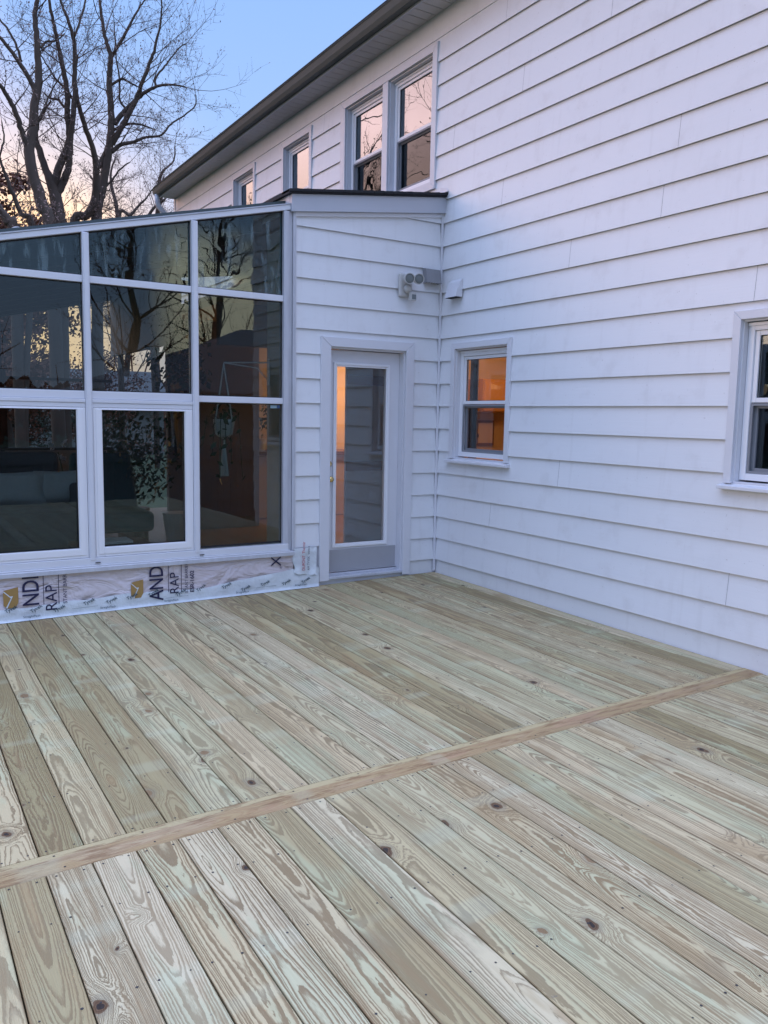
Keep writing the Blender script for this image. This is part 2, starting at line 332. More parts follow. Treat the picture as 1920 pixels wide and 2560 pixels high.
M = dict(
    sidX=siding_mat('painted_siding_entry', 'x'), sidY=siding_mat('painted_siding_main', 'y'),
    trim=mat('painted_trim', (0.66,0.66,0.69), 0.45, var=0.05, vscale=5, bump=0.1, bscale=90),
    alu=mat('white_aluminium', (0.66,0.67,0.71), 0.35, spec=0.6, var=0.06, vscale=4),
    alug=mat('weathered_aluminium', (0.50,0.51,0.55), 0.45, var=0.22, vscale=7, stretch=(3,3,0.6)),
    vinyl=mat('white_vinyl', (0.78,0.78,0.80), 0.3),
    fascia=mat('shade_grey_fascia', (0.47,0.49,0.54), 0.4, var=0.04),  # same paint as the trim, with its shade put into the grey
    soffit=mat('soffit_metal', (0.50,0.49,0.50), 0.5, var=0.06),
    gutter=mat('bronze_gutter_metal', (0.125,0.130,0.120), 0.65, spec=0.15, var=0.18, vscale=3, stretch=(1,.3,1)),
    shingle=mat('black_shingle', (0.018,0.018,0.022), 0.85, var=0.5, vscale=40, bump=0.6, bscale=120),
    black=mat('black_gasket', (0.006,0.006,0.007), 0.6),
    dark=mat('dark_void', (0.012,0.012,0.014), 0.8),
    brass=mat('polished_brass', (0.75,0.55,0.22), 0.2, metal=1.0),
    kick=mat('grey_kick_plate', (0.35,0.35,0.37), 0.4, var=0.06, vscale=9),
    screen=mat('insect_screen_frame', (0.22,0.23,0.25), 0.5),
    lightgrey=mat('greyed_plastic', (0.52,0.51,0.49), 0.5, var=0.1, vscale=20),
    ventg=mat('vent_grey', (0.24,0.24,0.25), 0.55, var=0.12, vscale=20),
    lens=mat('lamp_lens', (0.16,0.18,0.18), 0.25),
    sglass=glass_mat('tinted_sunroom_glass', (0.63,0.69,0.69), 0.040, 0.0008, 1.6),
    sglass_up=glass_mat('hazy_sunroom_glass', (0.58,0.68,0.68), 0.050, 0.0022, 2.6, streak=True),
    hglass=glass_mat('window_glass', (0.92,0.94,0.94), 0.045, 0.0006, 2.0),
    uglass=glass_mat('upper_window_glass', (0.45,0.46,0.48), 0.21, 0.0012, 1.8),
    lglass=glass_mat('screened_window_glass', (0.45,0.46,0.48), 0.02, 0.002, 2.2),
    scglass=glass_mat('screened_pane', (0.72,0.73,0.74), 0.035, 0.0006, 2.0),
    dglass=glass_mat('door_glass', (0.92,0.94,0.94), 0.085, 0.0005, 2.0),
    pine=wood_mat('treated_pine'), breaker=wood_mat('pink_pine_board', 'red'),
    joist=mat('joist_wood', (0.16,0.13,0.08), 0.8),
    screw=mat('deck_screw', (0.035,0.03,0.028), 0.6),
    grass=mat('lawn', (0.045,0.06,0.02), 0.9, var=0.5, vscale=2, bump=0.5, bscale=30),
    tape=mat('white_flashing_tape', (0.64,0.68,0.70), 0.4, var=0.22, vscale=11, bump=1.0, bscale=14),
    ink=mat('navy_ink', (0.012,0.012,0.055), 0.5), gold=mat('gold_ink', (0.36,0.22,0.07), 0.5, var=0.1, vscale=30),
    greenink=mat('dark_green_ink', (0.03,0.07,0.09), 0.5), redink=mat('red_ink', (0.42,0.05,0.07), 0.5),
    bark=mat('bark', (0.078,0.056,0.043), 0.9, var=0.45, vscale=3, bump=0.8, bscale=10, stretch=(1,1,.3)),
    twig=mat('twig_bark', (0.095,0.062,0.050), 0.9),
    bud=mat('dry_seed_pods', (0.19,0.12,0.10), 0.9, var=0.3, vscale=5),
    redleaf=mat('russet_leaves', (0.15,0.052,0.026), 0.8, var=0.5, vscale=3),
    darkleaf=mat('dark_evergreen', (0.020,0.035,0.018), 0.8, var=0.4, vscale=3),
    leaf=mat('house_plant_leaf', (0.03,0.09,0.04), 0.5, var=0.4, vscale=20),
    intwall=mat('cream_interior_wall', (0.62,0.50,0.36), 0.8, var=0.03),
    greywall=mat('grey_interior_wall', (0.30,0.31,0.32), 0.8, var=0.05),
    palegrey=mat('pale_grey_wall', (0.74,0.75,0.76), 0.7),
    oakfloor=mat('interior_wood_floor', (0.30,0.17,0.09), 0.35, var=0.25, vscale=6, stretch=(6,.6,1)),
    ceil=mat('dark_metal_ceiling', (0.045,0.062,0.062), 0.6, var=0.15),
    railwood=mat('oiled_wood_rail', (0.36,0.20,0.12), 0.5, var=0.2, vscale=12),
    brown=mat('brown_wood_trim', (0.16,0.08,0.045), 0.5, var=0.2, vscale=12),
    cushion=mat('grey_linen', (0.60,0.60,0.57), 0.9, var=0.12, vscale=30, bump=0.3, bscale=200),
    sofa=mat('charcoal_upholstery', (0.09,0.10,0.11), 0.9, var=0.2, vscale=12),
    teal=mat('teal_fabric', (0.02,0.10,0.11), 0.8, var=0.2), pot=mat('white_ceramic', (0.62,0.64,0.63), 0.35),
    cord=mat('macrame_cord', (0.60,0.60,0.56), 0.9), red=mat('red_cloth', (0.40,0.04,0.03), 0.8), orange=mat('yellow_cabinet_paint', (0.55,0.30,0.06), 0.6),
    mirror=mat('mirror_silver', (0.8,0.8,0.8), 0.03, metal=1.0), white=mat('white_petal', (0.7,0.68,0.72), 0.7),
    nroof=mat('neighbour_shingles', (0.16,0.15,0.155), 0.9, var=0.25, vscale=8, stretch=(1,1,6), bump=0.4, bscale=20),
    nwall=mat('neighbour_siding', (0.22,0.21,0.20), 0.8, var=0.08), nfence=mat('weathered_fence', (0.13,0.125,0.13), 0.85, var=0.3, vscale=6, stretch=(3,3,.4)),
    bulb=mat('lit_lamp_shade', (1,0.8,0.5), 0.5, emit=((1.0,0.45,0.16), 4.0)),
    sticker=mat('blue_sticker', (0.05,0.12,0.28), 0.4), stickerw=mat('pale_sticker', (0.30,0.45,0.52), 0.4),
)
def wrap_mat():
    m_ = bpy.data.materials.new('printed_house_wrap'); m_.use_nodes = True
    g = NT(m_.node_tree); p = g.n['Principled BSDF']
    co = g.node('ShaderNodeTexCoord').outputs['Object']; x, y, z = g.sep(co)
    wv = g.m('SINE', g.m('MULTIPLY', z, 900.0))
    n = g.noise(co, 3.0, 4, 0.6)
    c = g.mix(n, (0.54, 0.455, 0.46), (0.72, 0.66, 0.68))
    c = g.mix(g.m('MULTIPLY', g.ss(wv, 0.2, 1.0), 0.18), c, (0.75, 0.70, 0.74))
    g.put(p.inputs['Base Color'], c); p.inputs['Roughness'].default_value = 0.38
    b = g.node('ShaderNodeBump'); b.inputs['Strength'].default_value = 1.0; b.inputs['Distance'].default_value = 0.06
    mp = g.node('ShaderNodeMapping'); g.put(mp.inputs[0], co); mp.inputs['Scale'].default_value = (1, 1, 2.2); mp.inputs['Rotation'].default_value = (0, 0.5, 0)
    g.put(b.inputs['Height'], g.noise(mp.outputs[0], 3.5, 3, 0.55, 0.8)); g.put(p.inputs['Normal'], b.outputs[0])
    return m_
M['wrap'] = wrap_mat()

# ------------------------------------------------------------------ ground
GZ = -0.95
g_ = MB(); g_.quad((-900,-900,GZ), (900,-900,GZ), (900,900,GZ), (-900,900,GZ))
tag(g_.build('lawn', M['grass']), kind='structure')

# ------------------------------------------------------------------ deck (falls gently away from the corner)
def DZ(x, y): return 0.100 + 0.012*x + 0.009*y
deck = thing('wooden_deck', (-3.5, -3.5, GZ), 'new pressure-treated pine deck with a pinkish divider board across its planks', 'deck')
PITCH = 0.1466; GX0 = -3.063
def brk(x, k): # far and near edges of the divider board
    return (-3.2155 + 0.0175*x if k == 0 else -3.3445 + 0.0175*x)
def board_mesh(name, boards, material, thick=0.026):
    """boards: list of (outline function) -> boxes split along their length, with board coordinates"""
    V=[];F=[];CO=[];ID=[]
    for (x0, x1, ya, yb, lift, rid, along) in boards:
        n = 10; ch = 0.0022
        prof = [(0, -thick), (0, -ch), (ch, 0), (1, 0), (1, -ch), (1, -thick)]
        base = len(V)
        bow = random.uniform(-0.0009, 0.0009)
        for i in range(n+1):
            t = i/n
            for j, (s_, dz_) in enumerate(prof):
                if along == 'y':
                    xx = (x0 + ch if j == 2 else x1 - ch if j == 3 else (x0 if s_ == 0 else x1)) + bow*math.sin(math.pi*t)
                    a = ya(xx); b = yb(xx); yy = a + (b-a)*t
                    V.append((xx, yy, DZ(xx, yy)+dz_+lift)); CO.append((xx-(x0+x1)/2, yy, dz_))
                else:
                    xx = x0 + (x1-x0)*t; a = ya(xx); b = yb(xx)
                    yy = (a - ch if j == 2 else b + ch if j == 3 else (a if s_ == 0 else b))
                    V.append((xx, yy, DZ(xx, yy)+dz_+lift)); CO.append((yy-(a+b)/2, xx, dz_))
                ID.append(rid)
        m_ = len(prof)
        for i in range(n):
            for j in range(m_):
                a = base+i*m_+j; b = base+i*m_+(j+1)%m_
                F.append((a, b, b+m_, a+m_) if along == 'y' else (a, a+m_, b+m_, b))
        F.append(tuple(base+j for j in range(m_))); F.append(tuple(base+n*m_+j for j in range(m_))[::-1])
    me = bpy.data.meshes.new(name); me.from_pydata(V, [], F); me.update()
    o = bpy.data.objects.new(name, me); COL.objects.link(o); me.materials.append(material)
    for nm, dat in (('bco', CO), ('bid', ID)):
        at_ = me.attributes.new(nm, 'FLOAT_VECTOR', 'POINT'); at_.data.foreach_set('vector', [c for q in dat for c in q])
    par(o, deck); return o
rb = random.Random(21)
xs = [GX0 + PITCH*k for k in range(-30, 22)]
far, near = [], []
for i in range(len(xs)-1):
    x0, x1 = xs[i], min(xs[i+1], -0.004)
    if x0 > -0.02: break
    gp = rb.uniform(0.0015, 0.0028)
    far.append((x0+gp, x1-gp, (lambda x: -0.012), (lambda x: brk(x,0)+0.0015), rb.uniform(-.0006,.0006), (rb.random(), rb.random(), rb.random()), 'y'))
    gp = rb.uniform(0.0015, 0.0028)
    near.append((x0+gp, x1-gp, (lambda x: brk(x,1)-0.0015), (lambda x: -8.2), rb.uniform(-.0006,.0006), (rb.random(), rb.random(), rb.random()), 'y'))
board_mesh('far_planks', far, M['pine']); board_mesh('near_planks', near, M['pine'])
board_mesh('divider_board', [(-7.45, -0.004, lambda x: brk(x,0), lambda x: brk(x,1), 0.001, (0.3,0.6,0.45), 'x')], M['breaker'])
j_ = MB()
for k in range(21):
    y = -0.02 - 0.405*k
    j_.box(-7.4, -0.03, y-0.02, y+0.02, -0.30, -0.115)
j_.box(-7.42, -7.38, -8.2, 0, -0.35, -0.06); j_.box(-7.4, 0, -8.24, -8.2, -0.35, -0.06)
j_.build('joist_frame', M['joist'], deck)
for x in (-7.2, -4.8, -2.4):
    for y in (-8.0, -4.0, -0.5): p_ = MB(); p_.box(x-.07, x+.07, y-.07, y+.07, GZ, -0.3); p_.build('support_post', M['joist'], deck)
sc = MB()
def screw(x, y, lift=0.0008, r=0.0042):
    z = DZ(x, y)+lift; n = 7; a0 = rb.random()
    sc.add([(x+r*math.cos(a0+2*math.pi*k/n), y+r*math.sin(a0+2*math.pi*k/n), z) for k in range(n)], [tuple(range(n))])
for i in range(len(xs)-1):
    if xs[i] < -5.6 or xs[i] > -0.1: continue
    for k in range(15):
        y = -0.03 - 0.405*k
        for s_ in (0.028, PITCH-0.028):
            if rb.random() < 0.9 and not (-3.47 < y < -3.18): screw(xs[i]+s_+rb.uniform(-.006,.006), y+rb.uniform(-.012,.012), r=rb.uniform(.003,.0046))
    for s_ in (0.03, PITCH-0.03):
        x = xs[i]+s_
        screw(x+rb.uniform(-.005,.005), brk(x,0)+0.022+rb.uniform(-.006,.006)); screw(x+rb.uniform(-.005,.005), brk(x,1)-0.024+rb.uniform(-.006,.006))
for k in range(18):
    x = -5.4+0.3*k; screw(x, brk(x,0)-0.022, 0.002); screw(x+.02, brk(x,1)+0.022, 0.002)
tag(sc.build('screw_heads', M['screw'], deck), kind='stuff')

# ------------------------------------------------------------------ house
LAP0 = 0.225; LAP = 0.2
house = thing('white_house', (0, 1.5, GZ), 'white lap-sided two-storey house with dark-roofed entry bump-out and double-hung windows', 'house')

def lap_wall(mapf, a0, a1, z0, z1, holes, topf=None, out=0.018, inn=0.002):
    """lap courses; mapf(a, depth, z) -> point; holes are (a0,a1,z0,z1); topf(a) trims the top"""
    mb = MB()
    k0 = math.floor((z0-LAP0)/LAP) - 1; k1 = math.ceil((z1-LAP0)/LAP) + 1
    for k in range(k0, k1):
        zb, zt = LAP0+LAP*k, LAP0+LAP*(k+1)
        lo, hi = max(zb, z0), min(zt, z1)
        if hi <= lo+1e-5: continue
        cuts = sorted({lo, hi} | {z for h in holes for z in h[2:4] if lo < z < hi})
        dep = lambda z: out + (inn-out)*(z-zb)/LAP
        for c0, c1 in zip(cuts, cuts[1:]):
            zm = (c0+c1)/2; iv = [(a0, a1)]
            for h in holes:
                if h[2] < zm < h[3]:
                    nv = []
                    for p_, q_ in iv:
                        if h[1] <= p_ or h[0] >= q_: nv.append((p_, q_)); continue
                        if h[0] > p_: nv.append((p_, h[0]))
                        if h[1] < q_: nv.append((h[1], q_))
                    iv = nv
            for p_, q_ in iv:
                st = [p_ + (q_-p_)*i/24 for i in range(25)] if topf and c1 > min(topf(p_), topf(q_)) else [p_, q_]
                for s0, s1 in zip(st, st[1:]):
                    t0 = min(c1, topf(s0)) if topf else c1; t1 = min(c1, topf(s1)) if topf else c1
                    if t0 <= c0+1e-4 and t1 <= c0+1e-4: continue
                    t0 = max(t0, c0); t1 = max(t1, c0)
                    mb.quad(mapf(s0, dep(c0), c0), mapf(s1, dep(c0), c0), mapf(s1, dep(t1), t1), mapf(s0, dep(t0), t0))
                    if abs(c0-zb) < 1e-6:      # butt edge of the board, then the gap behind it
                        mb.quad(mapf(s0, out-0.008, c0+.0005), mapf(s1, out-0.008, c0+.0005), mapf(s1, out, c0), mapf(s0, out, c0))
                        mb.quad(mapf(s0, out-0.008, c0+.012), mapf(s1, out-0.008, c0+.012), mapf(s1, out-0.008, c0+.0005), mapf(s0, out-0.008, c0+.0005))
    return mb
mapY = lambda a, d_, z: (-d_, a, z)      # main wall, faces -X, runs along Y
mapX = lambda a, d_, z: (a, -d_, z)      # entry wall, faces -Y, runs along X

# window openings on the main wall (y0, y1, z0, z1)
WS = (-0.958, -0.256, 1.165, 2.12)       # small, by the corner
WB = (-3.95, -3.055, 1.165, 2.125)       # the larger one
WU = [(0.187, 0.930, 3.63, 4.725), (1.030, 1.785, 3.63, 4.725), (2.64, 3.335, 3.75, 4.725), (4.285, 4.975, 3.75, 4.725)]
YE0, YE1 = -4.3, 7.64
lower = lap_wall(mapY, YE0, 0.0, 0.225, 2.6, [WS, WB])
lower.quad((0.001, YE0, GZ), (0.001, 0, GZ), (0.001, 0, 0.2265), (0.001, YE0, 0.2265))
upper_ = lap_wall(mapY, YE0, 0.0, 2.6, 3.3, [])
up2 = lap_wall(mapY, YE0, YE1, 3.3, 4.825, WU)
for q in (upper_, up2): lower.add(q.v, q.f)
lower.quad((-0.011, YE0, 4.825), (-0.011, YE1, 4.825), (-0.006, YE1, 5.05), (-0.006, YE0, 5.05))
lower.quad((-0.011, YE0, 4.825), (-0.011, YE1, 4.825), (-0.0005, YE1, 4.8255), (-0.0005, YE0, 4.8255))
main_wall = lower.build('main_wall', M['sidY'], house)
# solid backing and ends of the wall
bk = MB()
def cut_box(mb, x0, x1, a0, a1, z0, z1, holes, ax='y'):
    ys = sorted({a0, a1} | {h for q in holes for h in q[:2] if a0 < h < a1}); zs = sorted({z0, z1} | {h for q in holes for h in q[2:] if z0 < h < z1})
    for i in range(len(ys)-1):
        for j in range(len(zs)-1):
            ym, zm = (ys[i]+ys[i+1])/2, (zs[j]+zs[j+1])/2
            if any(h[0] < ym < h[1] and h[2] < zm < h[3] for h in holes): continue
            if ax == 'y': mb.box(x0, x1, ys[i], ys[i+1], zs[j], zs[j+1])
            else: mb.box(ys[i], ys[i+1], x0, x1, zs[j], zs[j+1])
cut_box(bk, 0.004, 0.12, YE0, 0.0, GZ, 3.3, [WS, WB]); cut_box(bk, 0.004, 0.12, YE0, YE1, 3.3, 5.3, WU)
bk.box(0.12, 6, YE1-.1, YE1, GZ, 5.3); bk.box(0.12, 6, YE0, YE0+.1, GZ, 5.3); bk.box(6, 6.1, YE0, YE1, GZ, 5.3)
bk.build('wall_core', M['trim'], house)
# butt joints between siding boards
def seam(y, k):
    zb = LAP0+LAP*k; se = MB(); se.add([(-0.0188, y-.0012, zb), (-0.0188, y+.0012, zb), (-0.0028, y+.0012, zb+LAP), (-0.0028, y-.0012, zb+LAP)], [(0,1,2,3)]); se.build('butt_joint', M['ventg'], house)
for (u_, v_) in [(1310,195), (1136,340), (1256,508), (1657,500), (1427,610), (1890,712), (1398,1160), (1268,40), (1532,20), (523,490), (811,300), (1226,1270), (1700,330), (1820,1460)]:
    q = at(u_, v_, 0, -0.008); seam(q.y, math.floor((q.z-LAP0)/LAP))

# entry bump-out wall (plane y = 0, x from -1.445 to 0)
BX0, BX1 = -1.447, -0.03
topf = lambda x: 3.150 + 0.1305*(x+1.49)
DO = (-1.119, -0.373, 0.13, 2.10)
ew = lap_wall(mapX, BX0, BX1, 0.225, 3.6, [DO, (BX0-.01, -1.216, 0, LAP0+LAP)], topf)
ew.quad((-0.31, 0.001, 0.09), (BX1, 0.001, 0.09), (BX1, 0.001, 0.226), (-0.31, 0.001, 0.226))
ew.build('entry_wall', M['sidX'], house)
eb = MB(); cut_box(eb, 0.004, 0.10, -1.5, -0.0, -0.4, 3.15, [DO], ax='x'); eb.build('entry_wall_core', M['trim'], house)
cb = MB(); cb.box(-0.032, -0.013, -0.032, -0.013, 0.115, 3.31)
cb.build('corner_bead', M['trim'], house, bevel=0.003)
lb = MB(); lb.box(-1.449, -1.437, -0.022, 0.0, 0.425, 3.12); lb.build('edge_bead', M['trim'], house, bevel=0.002)
# entry roof
def sl_(x): return 3.262 + 0.1305*(x+1.49)
er = MB()
f0, f1 = -1.497, -0.001
er.prism([(f0, -0.055, sl_(f0)-0.145), (f1, -0.055, sl_(f1)-0.145), (f1, -0.055, sl_(f1)-0.012), (f0, -0.055, sl_(f0)-0.012)], (0, 0.05, 0))
er.build('entry_fascia', M['fascia'], house, bevel=0.002)
et = MB(); et.prism([(-1.452, -0.030, sl_(-1.452)-0.178), (-0.034, -0.030, sl_(-0.034)-0.178), (-0.034, -0.030, sl_(-0.034)-0.146), (-1.452, -0.030, sl_(-1.452)-0.146)], (0, 0.028, 0))
et.build('entry_frieze_trim', M['trim'], house, bevel=0.002)
es = MB()
es.prism([(-1.53, -0.075, sl_(-1.53)-0.010), (-0.001, -0.075, sl_(-0.001)-0.010), (-0.001, -0.075, sl_(-0.001)+0.018), (-1.53, -0.075, sl_(-1.53)+0.018)], (0, 5.1, 0))
for i in range(16):     # ragged shingle edge
    x0 = -1.53+i*0.0955; es.prism([(x0, -0.086, sl_(x0)+0.002), (x0+.092, -0.086, sl_(x0+.092)+0.002), (x0+.092, -0.086, sl_(x0+.092)+0.021+random.uniform(0,.004)), (x0, -0.086, sl_(x0)+0.021)], (0, 0.15, 0))
es.build('entry_roof', M['shingle'], house)
ef = MB(); ef.box(-1.497, -1.475, -0.004, 5.0, sl_(-1.49)-0.13, sl_(-1.49)-0.012); ef.build('entry_side_fascia', M['trim'], house)
fl = MB(); fl.add([(-0.018, -0.09, 3.49), (-0.018, 0.03, 3.49), (-0.018, 0.03, 3.54), (-0.018, -0.06, 3.52), (-0.05, -0.1, 3.475), (-0.05, 0.03, 3.475)], [(0,1,2,3), (0,4,5,1)]); fl.build('roof_flashing', M['trim'], house)

# eaves, gutter, roof
so = MB(); n = 0; y = YE0
while y < 7.66:
    so.box(-0.245, -0.007, y, min(y+0.112, 7.66), 5.032, 5.044); y += 0.121
so.box(-0.245, 0.0, YE0, 7.66, 5.056, 5.07); so.build('soffit', M['soffit'], house)
fa = MB(); fa.box(-0.262, -0.245, YE0, 7.67, 5.022, 5.15); fa.build('eave_fascia', M['fascia'], house)
gu = MB(); gu.prism([(-0.262, YE0, 5.045), (-0.330, YE0, 5.040), (-0.352, YE0, 5.075), (-0.368, YE0, 5.128), (-0.378, YE0, 5.138), (-0.372, YE0, 5.144), (-0.355, YE0, 5.138), (-0.262, YE0, 5.13)], (0, 7.70-YE0, 0))
gu.build('gutter', M['gutter'], house)
rf = MB(); rf.prism([(-0.355, YE0-.05, 5.150), (3.1, YE0-.05, 6.55), (6.5, YE0-.05, 5.15), (6.5, YE0-.05, 5.18), (3.1, YE0-.05, 6.6), (-0.36, YE0-.05, 5.172)], (0, 7.72-YE0, 0)); rf.build('main_roof', M['shingle'], house)
ge = MB(); ge.prism([(0.0, 7.60, 5.06), (6.1, 7.60, 5.06), (3.1, 7.60, 6.5)], (0, 0.04, 0)); ge.build('gable_end', M['trim'], house)
dp = MB(); dp.tube([(-0.315, 7.60, 5.05), (-0.315, 7.60, 4.93), (-0.285, 7.60, 4.86), (-0.10, 7.60, 4.66), (-0.055, 7.60, 4.58), (-0.055, 7.60, -0.6)], 0.042, 10)
dp.build('downspout', M['fascia'], house, smooth=True)
ccb = MB(); ccb.box(-0.02, 0.02, 7.61, 7.655, 2.6, 5.04); ccb.build('rear_corner_trim', M['trim'], house)

# ---- windows of the main wall
def ring(mb, y0, y1, z0, z1, wd, xa, xb):
    """rectangular frame in the main wall: outer y0..y1, z0..z1; members butt end to end"""
    wl, wr, wb_, wt = wd if isinstance(wd, tuple) else (wd,)*4
    mb.box(xa, xb, y0, y0+wl, z0, z1); mb.box(xa, xb, y1-wr, y1, z0, z1)
    if wb_: mb.box(xa, xb, y0+wl, y1-wr, z0, z0+wb_)
    if wt: mb.box(xa, xb, y0+wl, y1-wr, z1-wt, z1)
def mitred(mb, y0, y1, z0, z1, w_, xa, xb, bottom=True):
    o_ = [(y0,z0),(y1,z0),(y1,z1),(y0,z1)]; i_ = [(y0+w_,z0+(w_ if bottom else 0)),(y1-w_,z0+(w_ if bottom else 0)),(y1-w_,z1-w_),(y0+w_,z1-w_)]
    gp = 0.0006
    for a in range(4):
        if a == 0 and not bottom: continue
        b = (a+1) % 4
        q = [o_[a], o_[b], i_[b], i_[a]]
        cy = sum(p_[0] for p_ in q)/4; cz = sum(p_[1] for p_ in q)/4
        q = [(p_[0]+(gp if p_[0] < cy else -gp)*(1 if a in (0,2) else 0), p_[1]+(gp if p_[1] < cz else -gp)*(1 if a in (1,3) else 0)) for p_ in q]
        mb.prism([(xa, p_[0], p_[1]) for p_ in q], (xb-xa, 0, 0))
def dh_window(O, zsplit, gl_up, gl_lo, cas=0.052, label=None, sill=True, casing=True, topcap=0.0, dep=0.035):
    y0, y1, z0, z1 = O
    win = bpy.data.objects.new('window', None); COL.objects.link(win); win.location = (0, (y0+y1)/2, z0); par(win, house); win.location = (0, (y0+y1)/2, z0)
    win.matrix_parent_inverse = Matrix.Translation(house.location).inverted()
    def P_(mb, name, m_, **kw):
        o = mb.build(name, m_, None, **kw); o.parent = win; o.matrix_parent_inverse = (Matrix.Translation(win.location)).inverted(); return o
    if casing:
        c_ = MB(); mitred(c_, y0-cas, y1+cas, z0-(0 if sill else cas), z1+cas, cas, -0.026, 0.0, bottom=not sill); P_(c_, 'casing', M['trim'], bevel=0.0025)
    j = MB(); ring(j, y0-.001, y1+.001, z0-.001, z1+.001, 0.012, -0.002, 0.11); P_(j, 'jamb', M['trim'])
    if sill:
        s_ = MB(); s_.prism([(-0.058, y0-cas-.02, z0-.034), (-0.0, y0-cas-.02, z0-.034), (0.04, y0-cas-.02, z0+.004), (-0.052, y0-cas-.02, z0-.012), (-0.058, y0-cas-.02, z0-.014)], (0, (y1-y0)+2*cas+.04, 0)); P_(s_, 'sill', M['trim'], bevel=0.002)
    a0, a1, b0, b1 = y0+.013, y1-.013, z0+.022, z1-.022
    v_ = MB(); ring(v_, a0, a1, b0, b1, 0.040, dep, dep+.06); v_.box(dep-.008, dep, a0+.0, a1, b1-.014, b1+.006); P_(v_, 'frame', M['vinyl'], bevel=0.003)
    u0, u1 = a0+.041, a1-.041
    sw = 0.028
    us = MB(); ring(us, u0, u1, zsplit, b1-.041, sw, dep+.012, dep+.042); P_(us, 'upper_sash', M['vinyl'], bevel=0.0025)
    gm = MB(); gm.box(dep+.026, dep+.030, u0+sw, u1-sw, zsplit+sw, b1-.041-sw); P_(gm, 'upper_pane', gl_up)
    gk = MB(); ring(gk, u0+sw, u1-sw, zsplit+sw, b1-.041-sw, .004, dep+.022, dep+.0255); P_(gk, 'gasket', M['black'])
    ls = MB(); ring(ls, u0, u1, b0+.041, zsplit-.001, sw+.004, dep+.034, dep+.058); P_(ls, 'lower_sash', M['vinyl'] if False else M['screen'], bevel=0.002)
    gm = MB(); gm.box(dep+.046, dep+.050, u0+sw, u1-sw, b0+.045+sw, zsplit-sw); P_(gm, 'lower_pane', gl_lo)
    sf = MB(); ring(sf, u0+.001, u1-.001, b0+.042, zsplit-.004, .014, dep+.008, dep+.016); P_(sf, 'screen_frame', M['screen'])
    return win
ww = []
ww.append(dh_window(WS, 1.645, M['hglass'], M['scglass']))
ww.append(dh_window(WB, 1.645, M['hglass'], M['scglass']))
for i, O in enumerate(WU):
    ww.append(dh_window(O, 4.165, M['uglass'], M['lglass'], sill=False, casing=(i > 1), cas=0.062 if i > 1 else .07, dep=0.045))
cz = MB(); mitred(cz, WU[0][0]-.072, WU[1][1]+.10, 3.63-.075, 4.725+.075, .072, -0.028, 0.0); cz.box(-0.028, 0, WU[0][1], WU[1][0], 3.63, 4.725)
cz.box(-0.028, 0, WU[1][1], WU[1][1]+.028, 3.63, 4.725)
cz.build('double_window_casing', M['trim'], house, bevel=0.003)
# rooms behind the windows
def room(name, x0, x1, y0, y1, z0, z1, m_, open_side=None):
    mb = MB(); t = 0.02
    mb.box(x0, x1, y0, y1, z0-t, z0); mb.box(x0, x1, y0, y1, z1, z1+t)
    mb.box(x1, x1+t, y0, y1, z0, z1); mb.box(x0, x1, y0-t, y0, z0, z1); mb.box(x0, x1, y1, y1+t, z0, z1)
    return mb.build(name, m_, house)
room('hallway_walls', 0.125, 2.6, -1.9, 1.69, 0.13, 2.55, M['intwall'])
hw_ = MB(); hw_.prism([(0.13,0.02,0.14),(0.56,1.63,0.14),(0.60,1.63,0.14),(0.17,0.02,0.14)], (0,0,2.4)); hw_.build('slanted_wall', M['intwall'], house)
room('dark_room_walls', 0.125, 3.0, -4.15, -2.0, 0.12, 2.55, M['greywall'])
room('upper_room_walls', 0.125, 4.0, -0.4, 6.5, 2.9, 4.95, M['greywall'])

# ---- downstairs rooms behind the entry door and the sunroom (one open floor)
ir = MB(); ir.box(-5.6, 4.0, 0.11, 5.9, 0.08, 0.118); ir.build('interior_floor', M['oakfloor'], house)
iw = MB()
iw.box(0.16, 3.9, 4.62, 4.70, 0.12, 2.62); iw.box(3.9, 4.0, 0.1, 4.7, 0.12, 2.62)
iw.build('kitchen_walls', M['intwall'], house)
ic = MB(); ic.box(-1.40, 4.0, 0.11, 4.7, 2.62, 2.68); ic.build('kitchen_ceiling', M['intwall'], house)
pw = MB(); pw.box(-0.04, 0.60, 1.655, 1.685, 0.12, 2.61); pw.build('partition_wall', M['palegrey'], house)
for nm_, bb_ in (('header_beam', (-1.45, 0.029, 1.70, 1.78, 2.2, 2.615)), ('rear_partition', (-1.45, -0.30, 3.42, 3.50, 0.12, 2.61))):
    pw = MB(); pw.box(*bb_); pw.build(nm_, M['greywall'], house)
for z_ in (0.93, 1.86):
    pt = MB(); pt.box(-0.04, 0.56, 1.635, 1.654, z_, z_+.10); pt.build('wall_rail', M['railwood'], house)
iw2 = MB(); iw2.box(-1.50, -1.44, 2.9, 5.9, 2.3, 3.1); iw2.build('header_beam', M['greywall'], house)

